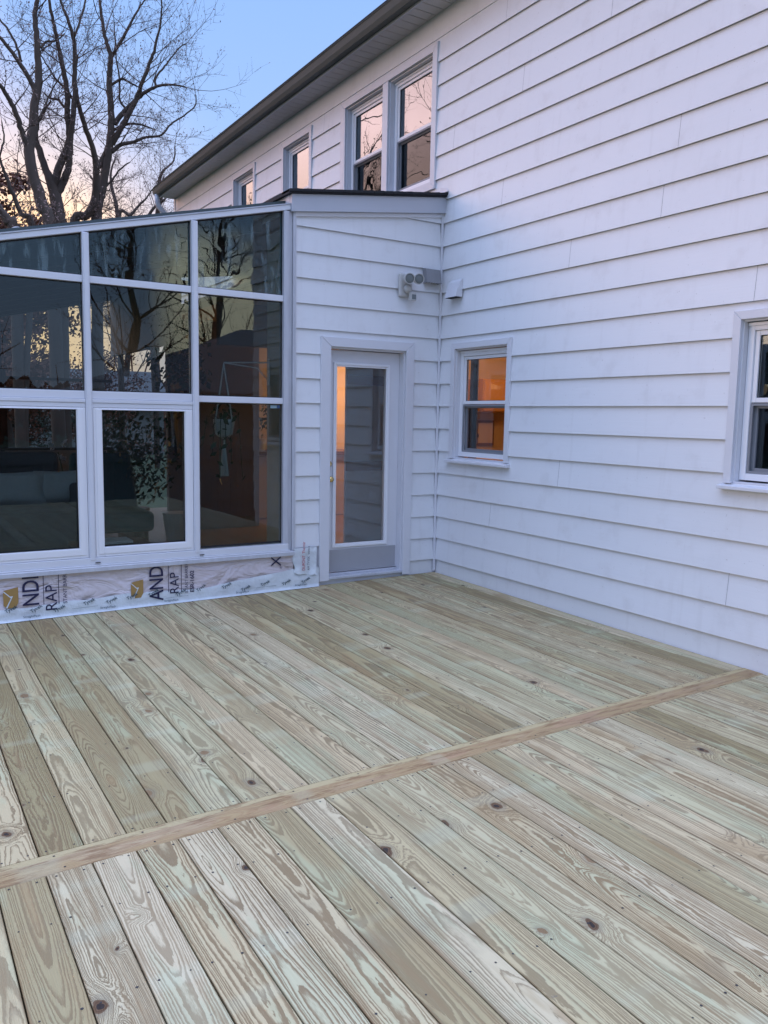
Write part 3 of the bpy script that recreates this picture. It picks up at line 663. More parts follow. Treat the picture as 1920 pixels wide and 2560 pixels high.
# ---- entry door
def sub(name, par_, mb, m_, **kw):
    o = mb.build(name, m_, None, **kw); o.parent = par_
    T = Matrix.Identity(4); q = par_
    while q is not None: T = q['_w'] if False else T; q = None
    o.matrix_parent_inverse = world_of(par_).inverted(); return o
def world_of(p_):
    if p_ is None: return Matrix.Identity(4)
    L = Matrix.Translation(p_.location) if p_.type == 'EMPTY' else Matrix.Identity(4)
    return world_of(p_.parent) @ p_.matrix_parent_inverse @ L if p_.parent else L
door = bpy.data.objects.new('entry_door', None); COL.objects.link(door); door.parent = house
door.location = (-0.746, 0, 0.13); door.matrix_parent_inverse = Matrix.Translation(house.location).inverted()
def xring(mb, x0, x1, z0, z1, wl, wr, wb_, wt, ya, yb):
    mb.box(x0, x0+wl, ya, yb, z0, z1); mb.box(x1-wr, x1, ya, yb, z0, z1)
    if wb_: mb.box(x0+wl, x1-wr, ya, yb, z0, z0+wb_)
    if wt: mb.box(x0+wl, x1-wr, ya, yb, z1-wt, z1)
c_ = MB()
xo0, xo1, zt = -1.214, -0.292, 2.173
for q in ([(xo0,.118),(xo0+.094,.118),(xo0+.094,zt-.0785),(xo0,zt-.0008)], [(xo1-.082,.108),(xo1,.108),(xo1,zt-.0008),(xo1-.082,zt-.0785)], [(xo0+.001,zt),(xo1-.001,zt),(xo1-.083,zt-.0775),(xo0+.095,zt-.0775)]):
    c_.prism([(a, -0.028, b) for a, b in q], (0, 0.027, 0))
sub('casing', door, c_, M['trim'], bevel=0.003)
j = MB(); xring(j, -1.1205, -0.372, 0.13, 2.098, 0.014, 0.014, 0, 0.016, -0.0005, 0.13); sub('jamb', door, j, M['trim'])
th = MB(); th.box(-1.12, -0.373, -0.03, 0.13, 0.128, 0.150); th.box(-1.106, -0.387, 0.035, 0.10, 0.150, 0.165); sub('threshold', door, th, M['alug'], bevel=0.003)
gx0, gx1, gz0, gz1 = -1.022, -0.520, 0.415, 1.945
sd0, sd1 = -1.105, -0.388
sl = MB(); sl.box(sd0, gx0, 0.066, 0.110, 0.172, 2.076); sl.box(gx1, sd1, 0.066, 0.110, 0.172, 2.076)
sl.box(gx0, gx1, 0.066, 0.110, 0.172, gz0); sl.box(gx0, gx1, 0.066, 0.110, gz1, 2.076)
sub('slab', door, sl, M['trim'])
gk = MB(); xring(gk, gx0-.028, gx1+.028, gz0-.028, gz1+.028, .020, .020, .020, .020, 0.052, 0.066); xring(gk, gx0-.008, gx1+.008, gz0-.008, gz1+.008, .014, .014, .014, .014, 0.058, 0.066)
sub('glass_moulding', door, gk, M['vinyl'], bevel=0.003)
gp = MB(); gp.box(gx0, gx1, 0.084, 0.088, gz0, gz1); sub('glass_pane', door, gp, M['dglass'])
kp = MB(); kp.box(sd0+.004, sd1-.010, 0.062, 0.066, 0.178, 0.368); ks = kp
for i in range(5):
    for z in (0.192, 0.355): ks.lathe([(0.004, 0), (0.003, 0.002)], (sd0+.03+i*.16, 0.062, z), (0,-1,0), 8)
kick = sub('kick_plate', door, kp, M['kick'], bevel=0.0006)
for z in (0.985, 1.115):
    kb = MB()
    if z < 1: kb.lathe([(.026,0),(.026,.004),(.012,.006),(.010,.026),(.020,.032),(.025,.042),(.022,.052),(.008,.057)], (-1.083, 0.066, z), (0,-1,0), 18)
    else: kb.lathe([(.025,0),(.025,.008),(.018,.013),(.010,.014)], (-1.083, 0.066, z), (0,-1,0), 18)
    sub('door_knob' if z < 1 else 'deadbolt', door, kb, M['brass'], smooth=True)

# ------------------------------------------------------------------ sunroom
sun_room = thing('sunroom', (-3.4, 2.5, GZ), 'glazed lean-to sunroom with white aluminium frame, tinted panes and printed house wrap below its sill', 'sunroom')
def rz(x): return 3.118 + 0.2363*(x+1.556)      # underside of the sloping top rail
def P1(name, mb, m_, **kw): return sub(name, sun_room, mb, m_, **kw)
SX0 = -6.2
MU = [(-3.866, -3.818), (-3.087, -3.040), (-2.307, -2.259)]
tr_ = MB(); tr_.prism([(SX0, -0.035, rz(SX0)), (-1.497, -0.035, rz(-1.497)), (-1.497, -0.035, rz(-1.497)+.040), (SX0, -0.035, rz(SX0)+.040)], (0, 0.085, 0))
P1('top_rail', tr_, M['alu'], bevel=0.003)
trc = MB(); trc.prism([(SX0, -0.040, rz(SX0)+.041), (-1.5, -0.040, rz(-1.5)+.041), (-1.5, -0.040, rz(-1.5)+.050), (SX0, -0.040, rz(SX0)+.050)], (0, 0.1, 0)); P1('rail_cap', trc, M['fascia'])
for a, b in MU + [(-4.645, -4.597), (-5.42, -5.38), (-6.2, -6.15)]:
    m_ = MB(); m_.box(a, b, -0.045, 0.05, 0.47, rz(a)-.001); m_.box(a+.008, b-.008, -0.052, -0.045, 0.45, rz(a)-.004)
    P1('mullion', m_, M['alu'], bevel=0.003)
m_ = MB(); m_.box(-1.557, -1.512, -0.040, 0.05, 0.44, rz(-1.557)); P1('end_post', m_, M['alug'], bevel=0.003)
m_ = MB(); m_.box(-1.511, -1.475, -0.018, 0.05, 0.41, 3.13); m_.box(-1.474, -1.450, -0.032, 0.0, 0.41, 3.12); P1('side_channel', m_, M['alug'], bevel=0.003)
bays = [(-5.38, -4.645), (-4.597, -3.866), (-3.818, -3.087), (-3.040, -2.307), (-2.259, -1.557)]
bays = [(-6.15, -5.42)] + bays
for i, (a, b) in enumerate(bays):
    t = MB(); t.box(a+.0005, b-.0005, -0.030, 0.04, 2.418, 2.466); P1('transom', t, M['alu'], bevel=0.003)
    last = i == len(bays)-1
    t = MB()
    if last: t.box(a+.0005, b-.0005, -0.030, 0.04, 1.610, 1.658)
    else:
        t.box(a+.0005, b-.0005, -0.030, 0.04, 1.612, 1.668); t.box(a+.0005, b-.0005, -0.040, 0.04, 1.585, 1.611); t.box(a+.0005, b-.0005, -0.034, 0.04, 1.552, 1.5845)
    P1('middle_rail', t, M['alu'], bevel=0.003)
    g1 = MB(); g1.prism([(a, 0.0, 2.466), (b, 0.0, 2.466), (b, 0.0, rz(b)), (a, 0.0, rz(a))], (0, 0.005, 0)); P1('glass_pane', g1, M['sglass_up'])
    g1 = MB(); g1.box(a, b, 0.0, 0.005, 1.658, 2.418); P1('glass_pane', g1, M['sglass'])
    k = MB(); xring(k, a, b, 1.659 if last else 1.669, 2.417, .006, .006, .006, .006, -0.006, -0.0005)
    zz = 2.467; k.box(a, a+.006, -0.006, -0.0005, zz, rz(a)); k.box(b-.006, b, -0.006, -0.0005, zz, rz(b)-.001); k.box(a+.006, b-.006, -0.006, -.0005, zz, zz+.006)
    k.prism([(a+.006, -.006, rz(a+.006)-.010), (b-.006, -.006, rz(b-.006)-.010), (b-.006, -.006, rz(b-.006)-.0005), (a+.006, -.006, rz(a+.006)-.0005)], (0, .005, 0))
    P1('gasket', k, M['black'])
    if last:
        g1 = MB(); g1.box(a, b, 0.0, 0.005, 0.47, 1.610); P1('glass_pane', g1, M['sglass'])
        k = MB(); xring(k, a, b, 0.478, 1.609, .006, .006, .014, .006, -0.006, -0.0005); P1('gasket', k, M['black'])
    else:
        w_ = bpy.data.objects.new('sliding_window', None); COL.objects.link(w_); w_.parent = sun_room; w_.location = (a, 0, .5)
        w_.matrix_parent_inverse = world_of(sun_room).inverted()
        fx0, fx1 = a+.003, b-.002
        f = MB(); xring(f, fx0, fx1, 0.472, 1.550, .062, .062, .070, .012, -0.036, 0.02); xring(f, fx0+.018, fx1-.018, .492, 1.540, .038, .038, .046, .004, -.042, -.0362)
        sub('sash_frame', w_, f, M['vinyl'], bevel=0.003)
        g1 = MB(); g1.box(fx0+.06, fx1-.06, 0.0, 0.005, 0.54, 1.54); sub('glass_pane', w_, g1, M['sglass'])
        k = MB(); xring(k, fx0+.062, fx1-.062, .542, 1.538, .004, .004, .004, .004, -.02, -.002); sub('gasket', w_, k, M['black'])
si = MB(); si.box(SX0, -1.512, -0.048, 0.05, 0.418, 0.4695); si.box(SX0, -1.50, -0.058, 0.05, 0.408, 0.4175); P1('sill_rail', si, M['alu'], bevel=0.003)
si = MB(); si.prism([(SX0, -0.066, 0.371), (SX0, -0.066, 0.400), (SX0, -0.060, 0.4075), (SX0, -0.01, 0.4075), (SX0, -0.01, 0.371)], (-1.462-SX0, 0, 0)); P1('sill_flashing', si, M['alug'], bevel=0.002)
for x in (-3.035, -2.255): wh = MB(); wh.box(x-.012, x+.022, -0.0595, -0.0485, 0.432, 0.436); P1('weep_cover', wh, M['black'])
# other sides and roof
ot = MB()
for x in [SX0+.25+1.5*i for i in range(4)]: 
    if x < -1.6: ot.box(x-.025, x+.025, 5.85, 5.92, 0.12, rz(x)-.02)
for z in (1.0, 1.95): ot.box(SX0, -1.5, 5.86, 5.91, z-.02, z+.02)
ot.prism([(SX0, 5.85, rz(SX0)-.06), (-1.5, 5.85, rz(-1.5)-.06), (-1.5, 5.85, rz(-1.5)+.03), (SX0, 5.85, rz(SX0)+.03)], (0, .07, 0))
for y in (0.05, 1.5, 3.0, 4.4, 5.85): ot.box(SX0, SX0+.05, y, y+.05, 0.12, rz(SX0))
for z in (1.0, 1.9): ot.box(SX0, SX0+.05, 0.1, 5.85, z-.02, z+.02)
P1('rear_frame', ot, M['ceil'])
kw_ = MB(); kw_.box(SX0, -1.5, 5.86, 5.90, 0.1, 0.98); kw_.box(SX0, SX0+.05, 0.1, 5.85, 0.1, 0.5); P1('knee_wall', kw_, M['greywall'])
rfm = MB(); rfm.prism([(SX0, -.03, rz(SX0)+.05), (-1.50, -.03, rz(-1.5)+.05), (-1.50, -.03, rz(-1.5)+.10), (SX0, -.03, rz(SX0)+.10)], (0, 5.95, 0)); 
# keep the roof's front edge behind the rail cap
rfm.v = [(x, max(y, 0.065), z-0.012) for x, y, z in rfm.v]; P1('roof_panel', rfm, M['ceil'])
rbm = MB()
for i in range(9):
    y = 0.5+0.62*i; rbm.prism([(SX0, y, rz(SX0)-.07), (-1.51, y, rz(-1.51)-.07), (-1.51, y, rz(-1.51)+.037), (SX0, y, rz(SX0)+.037)], (0, .05, 0))
P1('roof_beams', rbm, M['ceil'])
# base: house wrap and flashing tape
wr_ = MB(); nx, nz = 60, 8
def wy(x, z): return -0.030 + 0.010*(noise.noise(Vector((x*2.1, 0, z*4)))) + 0.004*noise.noise(Vector((x*7, 2, z*9)))
vs = [(-6.2+4.74*i/nx, wy(-6.2+4.74*i/nx, 0.06+0.33*j/nz), 0.04+0.345*j/nz) for j in range(nz+1) for i in range(nx+1)]
wr_.add(vs, [(j*(nx+1)+i, j*(nx+1)+i+1, (j+1)*(nx+1)+i+1, (j+1)*(nx+1)+i) for j in range(nz) for i in range(nx)])
wrap = P1('house_wrap', wr_, M['wrap'], smooth=True)
bs = MB(); bs.box(SX0, -1.46, 0.0, 0.09, -0.4, 0.4175); P1('sill_plate', bs, M['joist'])
def tape_top(x):
    t = (x+3.7)/2.5
    b = 0.092 + 0.075*max(0, min(1, (t-0.60)/0.3))**0.8
    b += 0.022*math.exp(-((x+2.78)/0.28)**2) + 0.015*math.exp(-((x+3.25)/0.12)**2)
    return DZ(x,0) + b + 0.012*noise.noise(Vector((x*9, 1, 1)))
tp = MB(); nx = 110
vs = []
for i in range(nx+1):
    x = -6.2+4.975*i/nx
    tt = tape_top(x); ylim = -0.042
    for j in range(7):
        z = DZ(x,0)+0.004+(tt-DZ(x,0)-.004)*j/6
        vs.append((x, ylim + 0.006*noise.noise(Vector((x*6, 5, z*16))) + (0.004 if j == 6 else 0), z))
    vs.append((x, -0.062, DZ(x,-.06)+.004))
vs2 = []
for i in range(nx+1):
    r_ = vs[i*8:(i+1)*8]; vs2 += [r_[7]] + r_[:7]
tp.add(vs2, [(i*8+j, (i+1)*8+j, (i+1)*8+j+1, i*8+j+1) for i in range(nx) for j in range(7)])
tape = P1('flashing_tape', tp, M['tape'], smooth=True)
# torn sheet of older wrap left of the door
tw = MB(); nx, nz = 8, 10; vs = []
for j in range(nz+1):
    for i in range(nx+1):
        s_, t_ = i/nx, j/nz
        x = -1.462+0.218*s_ + (0.012*math.sin(t_*9) if i == 0 else 0) - 0.01*(1-t_)*(i/nx)
        z = 0.425-0.20*(1-t_) - (0.03*s_*(1-t_)) - (0.015*abs(math.sin(s_*7)) if j == 0 else 0) + (0.045*(1-s_)*0)
        vs.append((x, -0.036-0.012*abs(noise.noise(Vector((s_*3, t_*3, 7))))-0.014*(1-t_)**3*(0.4+abs(math.sin(s_*5))), z))
tw.add(vs, [(j*(nx+1)+i, j*(nx+1)+i+1, (j+1)*(nx+1)+i+1, (j+1)*(nx+1)+i) for j in range(nz) for i in range(nx)])
torn = P1('torn_wrap', tw, M['tape'], smooth=True)

# printing
def text(body, x, z, size, rot, m_, parent, y=-0.046, sx=1.0, bold=0.0, name='lettering', align='LEFT', ygrad=0):
    cu = bpy.data.curves.new(name, 'FONT'); cu.body = body; cu.size = size; cu.extrude = 0.0003; cu.offset = bold; cu.align_x = align; cu.resolution_u = 4
    to = bpy.data.objects.new(name, cu); COL.objects.link(to)
    bpy.context.view_layer.update()
    me = bpy.data.meshes.new_from_object(to.evaluated_get(bpy.context.evaluated_depsgraph_get()))
    bpy.data.objects.remove(to); bpy.data.curves.remove(cu)
    me.name = name; o = bpy.data.objects.new(name, me); COL.objects.link(o); me.materials.clear(); me.materials.append(m_)
    Mx = Matrix.Translation((x, y, z)) @ Matrix.Rotation(rad(90), 4, 'X') @ Matrix.Rotation(rot, 4, 'Z') @ Matrix.Diagonal((sx, 1, 1, 1))
    me.transform(Mx)
    o.parent = parent; o.matrix_parent_inverse = world_of(parent).inverted(); return o
def shape2(poly, m_, parent, y=-0.045, name='printed_mark'):
    mb = MB(); mb.prism([(x, y, z) for x, z in poly], (0, 0.0006, 0)); o = mb.build(name, m_, None); o.parent = parent; o.matrix_parent_inverse = world_of(parent).inverted(); return o
def logo(x, z, s_):
    # two-tone folded shield: gold body, pale crease lines
    y = -0.0445
    shape2([(x, z+.10*s_), (x+.075*s_, z+.115*s_), (x+.075*s_, z+.03*s_), (x+.06*s_, z+.002*s_), (x+.018*s_, z+.001*s_), (x, z+.018*s_)], M['gold'], wrap, y, 'printed_logo')
    shape2([(x+.001*s_, z+.099*s_), (x+.040*s_, z+.060*s_), (x+.036*s_, z+.057*s_), (x+.0*s_, z+.093*s_)], M['tape'], wrap, y-.0012)
    shape2([(x+.030*s_, z+.066*s_), (x+.048*s_, z+.067*s_), (x+.018*s_, z+.001*s_), (x+.012*s_, z+.006*s_), (x+.038*s_, z+.056*s_)], M['tape'], wrap, y-.002)
def gx(u, v): q = at(u, v, 1, -0.045); return q.x, q.z
R90 = rad(90)
# first group (left), reads upwards
x, z = gx(9, 1520); logo(x, gx(20, 1522)[1], 1.28)
x, z = gx(98, 1514); text('NDE', x, z, 0.155, R90, M['ink'], wrap, bold=.0012, sx=0.80)
x, z = gx(143, 1514); text('RAP', x, z-.035, 0.112, R90, M['ink'], wrap, sx=0.95)
for u_, v0, v1 in ((109, 1442, 1511), (147, 1440, 1509)):
    xa, zb = gx(u_, v1); _, zt_ = gx(u_, v0); shape2([(xa, zb), (xa+.0045, zb), (xa+.0045, zt_+.02), (xa, zt_+.02)], M['ink'], wrap, name='printed_rule')
x, z = gx(168, 1508); text('STANT BARRIER', x, z, 0.037, R90, M['ink'], wrap, sx=0.98)
# second group
x, z = gx(332, 1493); logo(x-.012, gx(340, 1496)[1], 1.22)
x, z = gx(408, 1489); text('AND', x, z-.035, 0.150, R90, M['ink'], wrap, bold=.0012, sx=0.82)
x, z = gx(447, 1480); text('RAP', x, z-.012, 0.100, R90, M['ink'], wrap, sx=0.95)
for u_, v0, v1 in ((421, 1418, 1480), (453, 1414, 1479)):
    xa, zb = gx(u_, v1); _, zt_ = gx(u_, v0); shape2([(xa, zb), (xa+.0045, zb), (xa+.0045, zt_+.02), (xa, zt_+.02)], M['ink'], wrap, name='printed_rule')
x, z = gx(470, 1483); text('ISTANT BARRIER', x, z, 0.034, R90, M['ink'], wrap, sx=0.95)
x, z = gx(485, 1480); text('ESR-1602', x, z, 0.044, R90, M['ink'], wrap, bold=.0008, sx=1.0)
x, z = gx(702, 1415); text('X', x, z, 0.125, R90, M['ink'], wrap, sx=0.95); text('®', x+.012, z-.022, 0.03, R90, M['ink'], wrap)
# tape printing
rt = random.Random(5)
x = -4.2; i = 0
while x < -1.3:
    zb = DZ(x, 0)
    text('Tyvek', x, zb+rt.uniform(.026, .075), 0.034, rad(27)+rt.uniform(-.1,.1), M['greenink'], tape, y=-0.0535, bold=.0006)
    if i % 3 == 0: text('StraightFlash', x+.11, zb+rt.uniform(.02,.03), 0.022, rad(0), M['greenink'], tape, y=-0.0535)
    if i % 4 == 1:
        a = zb+.05; shape2([(x+.12, a), (x+.30, a+.004), (x+.30, a+.0055), (x+.12, a+.0015)], M['greenink'], tape, -0.0535, 'printed_rule')
    x += rt.uniform(.15, .21); i += 1
x, z = gx(757, 1372); text('PONT', x-.012, z-.075, 0.034, -R90, M['redink'], torn, y=-0.068, bold=.0006) if False else None
x, z = gx(752, 1402); text('DUPONT  The mir', -1.368, 0.236, 0.036, R90, M['redink'], torn, y=-0.066, bold=.0004, sx=.85)
text('AM TYVEK  www.c', -1.325, 0.236, 0.030, R90, M['ink'], torn, y=-0.066, sx=.85)
# stickers on the right bay's glass
stx, stz = gx(672, 1026)
a = shape2([(-1.655, 1.575), (-1.600, 1.575), (-1.600, 1.598), (-1.655, 1.598)], M['stickerw'], sun_room, -0.0018, 'window_sticker')
a = shape2([(-1.597, 1.575), (-1.572, 1.575), (-1.572, 1.600), (-1.597, 1.600)], M['sticker'], sun_room, -0.0018, 'window_sticker')

# ------------------------------------------------------------------ things on the walls
fl_ = thing('floodlight', (-0.41, -0.02, 2.58), 'off-white twin-head motion floodlight on the siding above the entry door', 'floodlight')
b = MB(); b.box(-0.475, -0.340, -0.050, -0.016, 2.555, 2.755); sub('back_plate', fl_, b, M['lightgrey'], bevel=0.018, seg=3)
for cx, cz, yy in ((-0.442, 2.695, -0.15), (-0.345, 2.700, -0.15)):
    h = MB(); ax_ = Vector((-0.25, -1.0, -0.12)).normalized(); o_ = Vector((cx, yy, cz))
    h.lathe([(.020, -.075), (.033, -.065), (.042, -.03), (.046, 0.0), (.046, .010), (.041, .012), (.040, .004)], o_, ax_, 24)
    head = sub('lamp_head', fl_, h, M['lightgrey'], smooth=True)
    l_ = MB(); l_.lathe([(.0395, .000), (.039, .005), (.02, .008)], o_, ax_, 24); l_o = sub('lens', head, l_, M['lens'], smooth=True)
    a_ = MB(); a_.tube([(-0.405, -0.05, 2.66), (-0.40, -0.075, 2.685), tuple(o_-ax_*.06)], .011, 10); sub('arm', fl_, a_, M['lightgrey'], smooth=True)
s_ = MB(); s_.lathe([(.030, 0), (.036, .015), (.034, .035), (.020, .050)], (-0.405, -0.05, 2.628), (0, -1, -.3), 18); sub('knuckle', fl_, s_, M['lightgrey'], smooth=True)
s_ = MB(); s_.box(-0.398, -0.345, -0.118, -0.072, 2.520, 2.590); s_.tube([(-0.40,-0.06,2.60), (-0.385, -0.09, 2.585)], .012, 8); se_ = sub('motion_sensor', fl_, s_, M['lightgrey'], bevel=0.006)
s_ = MB(); s_.box(-0.392, -0.351, -0.121, -0.1185, 2.532, 2.572); sub('sensor_window', se_, s_, M['lens'])

v1 = thing('exhaust_vent', (-0.09, -0.02, 2.69), 'grey box-shaped exhaust hood on the entry wall right of the floodlight', 'exhaust vent', 'exhaust hoods by the inside corner')
b = MB()
b.prism([(-0.214, -0.018, 2.822), (-0.214, -0.060, 2.816), (-0.214, -0.085, 2.695), (-0.214, -0.018, 2.695)], (0.004, 0, 0)); b.prism([(-0.062, -0.018, 2.822), (-0.062, -0.060, 2.816), (-0.062, -0.085, 2.695), (-0.062, -0.018, 2.695)], (0.004, 0, 0))
b.prism([(-0.2098, -0.018, 2.822), (-0.2098, -0.060, 2.816), (-0.2098, -0.058, 2.812), (-0.2098, -0.018, 2.818)], (0.1476, 0, 0)); b.prism([(-0.2098, -0.060, 2.8155), (-0.2098, -0.085, 2.695), (-0.2098, -0.081, 2.695), (-0.2098, -0.0565, 2.8115)], (0.1476, 0, 0))
sub('hood', v1, b, M['ventg'])
b = MB()
for i in range(6): b.box(-0.208+.026*i, -0.204+.026*i, -0.078, -0.02, 2.702, 2.706)
for i in range(3): b.box(-0.209, -0.063, -0.074+.02*i, -0.070+.02*i, 2.7065, 2.7095)
b.box(-.2095, -.0625, -.078, -.02, 2.712, 2.714); sub('grille_and_shade', v1, b, M['black'])  # black panel above the bars paints the shade inside the open hood
v2 = thing('exhaust_vent', (-0.02, -0.19, 2.58), 'white exhaust hood on the long wall just right of the inside corner', 'exhaust vent', 'exhaust hoods by the inside corner')
b = MB(); x0 = -0.016
ya, yb = -0.175, -0.335
for y_ in (ya, yb+.003):
    b.prism([(x0, y_, 2.715), (x0-.030, y_, 2.690), (x0-.070, y_, 2.575), (x0-.072, y_, 2.560), (x0, y_, 2.560)], (0, -.003, 0))
b.prism([(x0, ya-.003, 2.715), (x0-.030, ya-.003, 2.690), (x0-.030, ya-.003, 2.686), (x0, ya-.003, 2.711)], (0, yb-ya+.006, 0))
b.prism([(x0-.030, ya-.003, 2.690), (x0-.071, ya-.003, 2.560), (x0-.067, ya-.003, 2.560), (x0-.028, ya-.003, 2.685)], (0, yb-ya+.006, 0))
sub('hood', v2, b, M['trim'])
b = MB(); b.box(x0-.064, x0-.002, yb+.004, ya-.004, 2.557, 2.5595); sub('shade_sheet', v2, b, M['dark'])  # dark sheet standing in for the shade in the hood's open underside

# ------------------------------------------------------------------ things inside
def inter(x, y, z, L): return None
kl = thing('pendant_lamp', (1.6, 3.3, 2.1), 'lit pendant lamp in the kitchen behind the door', 'lamp')
b = MB(); b.lathe([(.04,.12),(.14,0)], (1.6,3.7,2.05)); sub('lamp_shade', kl, b, M['bulb'])
b = MB(); b.tube([(1.6,3.7,2.17),(1.6,3.7,2.62)], .006, 6); sub('cord', kl, b, M['black'])
for nm, loc, e_ in (('kitchen', (1.6, 3.7, 1.9), 50), ('hall', (1.3, 0.3, 2.2), 26)):
    L = bpy.data.lights.new(nm+'_lamp_light', 'POINT'); L.energy = e_; L.color = (1.0, 0.48, 0.18); L.shadow_soft_size = 0.12
    lo = bpy.data.objects.new(nm+'_lamp_light', L); lo.location = loc; COL.objects.link(lo)
hl_ = thing('ceiling_lamp', (1.3, 0.3, 2.4), 'lit globe ceiling lamp in the room behind the small window', 'lamp')
b = MB(); b.lathe([(.04,0),(.11,-.04),(.13,-.10),(.09,-.16),(.02,-.18)], (1.3,0.3,2.54)); sub('globe', hl_, b, M['bulb'], smooth=True)
# small-window room contents
ob = thing('cabinet', (1.9, 1.5, 1.58), 'yellow wall cupboard on the lit wall behind the small window', 'cabinet')
b = MB(); b.box(1.62, 2.3, 1.40, 1.685, 1.60, 1.98); sub('body', ob, b, M['orange'], bevel=.005)
b = MB(); b.box(1.63, 1.95, 1.385, 1.40, 1.61, 1.97); b.box(1.96, 2.29, 1.385, 1.40, 1.61, 1.97); sub('doors', ob, b, M['orange'], bevel=.004)
pc = thing('picture_frame', (1.85, 1.68, 1.3), 'small dark picture frame on the lit wall behind the small window', 'picture frame')
b = MB(); b.box(1.74, 2.02, 1.66, 1.689, 1.20, 1.50); sub('frame', pc, b, M['brown'], bevel=.004)
b = MB(); b.box(1.77, 1.99, 1.652, 1.66, 1.23, 1.47); sub('picture', pc, b, M['intwall'])
sh_ = thing('wall_shelf', (1.4, 1.6, 1.3), 'short dark shelf low on the lit wall behind the small window', 'shelf')
b = MB(); b.box(1.2, 1.66, 1.5, 1.689, 1.30, 1.34); sub('board', sh_, b, M['dark'], bevel=.003); b = MB(); b.box(1.3,1.33,1.55,1.689,1.2,1.30); sub('bracket', sh_, b, M['dark'])
cu_ = thing('curtain', (0.35, -0.25, 0.3), 'dark curtain hanging at the left inside the small window', 'curtain')
b = MB(); b.tube([(0.20,-0.10,2.25),(0.20,-1.1,2.25)], .008, 8); sub('rod', cu_, b, M['black'])
b = MB(); pts = [(0.20+.02*math.sin(i*1.3), -0.20-.016*i) for i in range(9)]
b.add([(x_, y_, z_) for z_ in (0.4, 2.24) for x_, y_ in pts], [(i, i+1, i+10, i+9) for i in range(8)]); sub('cloth', cu_, b, M['sofa'], smooth=True)

# kitchen stool, red cloth, shelf seen through the door
def leg4(mb, x, y, z0, z1, r, sp):
    for a in (-1, 1):
        for b_ in (-1, 1): mb.tube([(x+a*sp*.7, y+b_*sp*.7, z1), (x+a*sp, y+b_*sp, z0)], r, 6)
st = thing('bar_stool', (-0.42, 2.3, 0.12), 'dark wooden bar stool seen through the left edge of the door glass', 'stool')
b = MB(); b.lathe([(.02,0),(.16,.005),(.17,.03),(.15,.04)], (-0.42,2.3,.74)); sub('seat', st, b, M['brown'], smooth=True)
for a in (-1,1):
    for c__ in (-1,1):
        b = MB(); b.tube([(-0.42+a*.10,2.3+c__*.10,.75),(-0.42+a*.17,2.3+c__*.17,.12)], .018, 8); sub('leg', st, b, M['brown'])
b = MB(); b.tube([(-.56,2.16,.35),(-.28,2.16,.35)], .01, 6); b.tube([(-.56,2.44,.35),(-.28,2.44,.35)], .01, 6); sub('stretcher', st, b, M['brown'])
kc = thing('kitchen_counter', (0.4, 4.2, 0.12), 'pale kitchen counter along the lit rear wall', 'counter')
b = MB(); b.box(-0.2, 2.2, 4.05, 4.61, .13, .98); sub('base', kc, b, M['intwall']); b = MB(); b.box(-0.22, 2.2, 4.0, 4.61, .98, 1.03); sub('worktop', kc, b, M['brown'], bevel=.004)
rc = thing('red_cloth', (0.35, 4.3, 1.04), 'folded red cloth cone lying on the kitchen counter', 'cloth')
b = MB(); b.lathe([(.16,0),(.13,.10),(.06,.24),(.01,.32)], (0.35,4.3,1.032), n=14); sub('cloth', rc, b, M['red'], smooth=True)
def blades(mb, cx, cy, cz, n, R_, size, rr, squash=1.0):
    for _ in range(n):
        a = rr.uniform(0, 6.283); e = math.asin(rr.uniform(-1, 1)); r = R_*rr.random()**.5
        p0 = Vector((cx+r*math.cos(a)*math.cos(e), cy+r*math.sin(a)*math.cos(e), cz+r*math.sin(e)*squash))
        n_ = Vector((rr.uniform(-1,1), rr.uniform(-1,1), rr.uniform(-1,1))).normalized(); t = n_.orthogonal().normalized(); q = n_.cross(t); s_ = size*rr.uniform(.6,1.3)
        mb.add([p0-t*s_, p0+q*s_*.5, p0+t*s_, p0-q*s_*.5], [(0,1,2,3)])
kp_ = thing('potted_plant', (0.1, 4.3, 1.03), 'leafy green plant on the kitchen counter seen through the door', 'plant')
b = MB(); b.lathe([(.07,0),(.10,.16),(.09,.16)], (0.08,4.3,1.032)); sub('pot', kp_, b, M['pot']); b = MB(); blades(b, 0.08, 4.3, 1.45, 160, .30, .035, random.Random(3)); sub('foliage', kp_, b, M['leaf'])

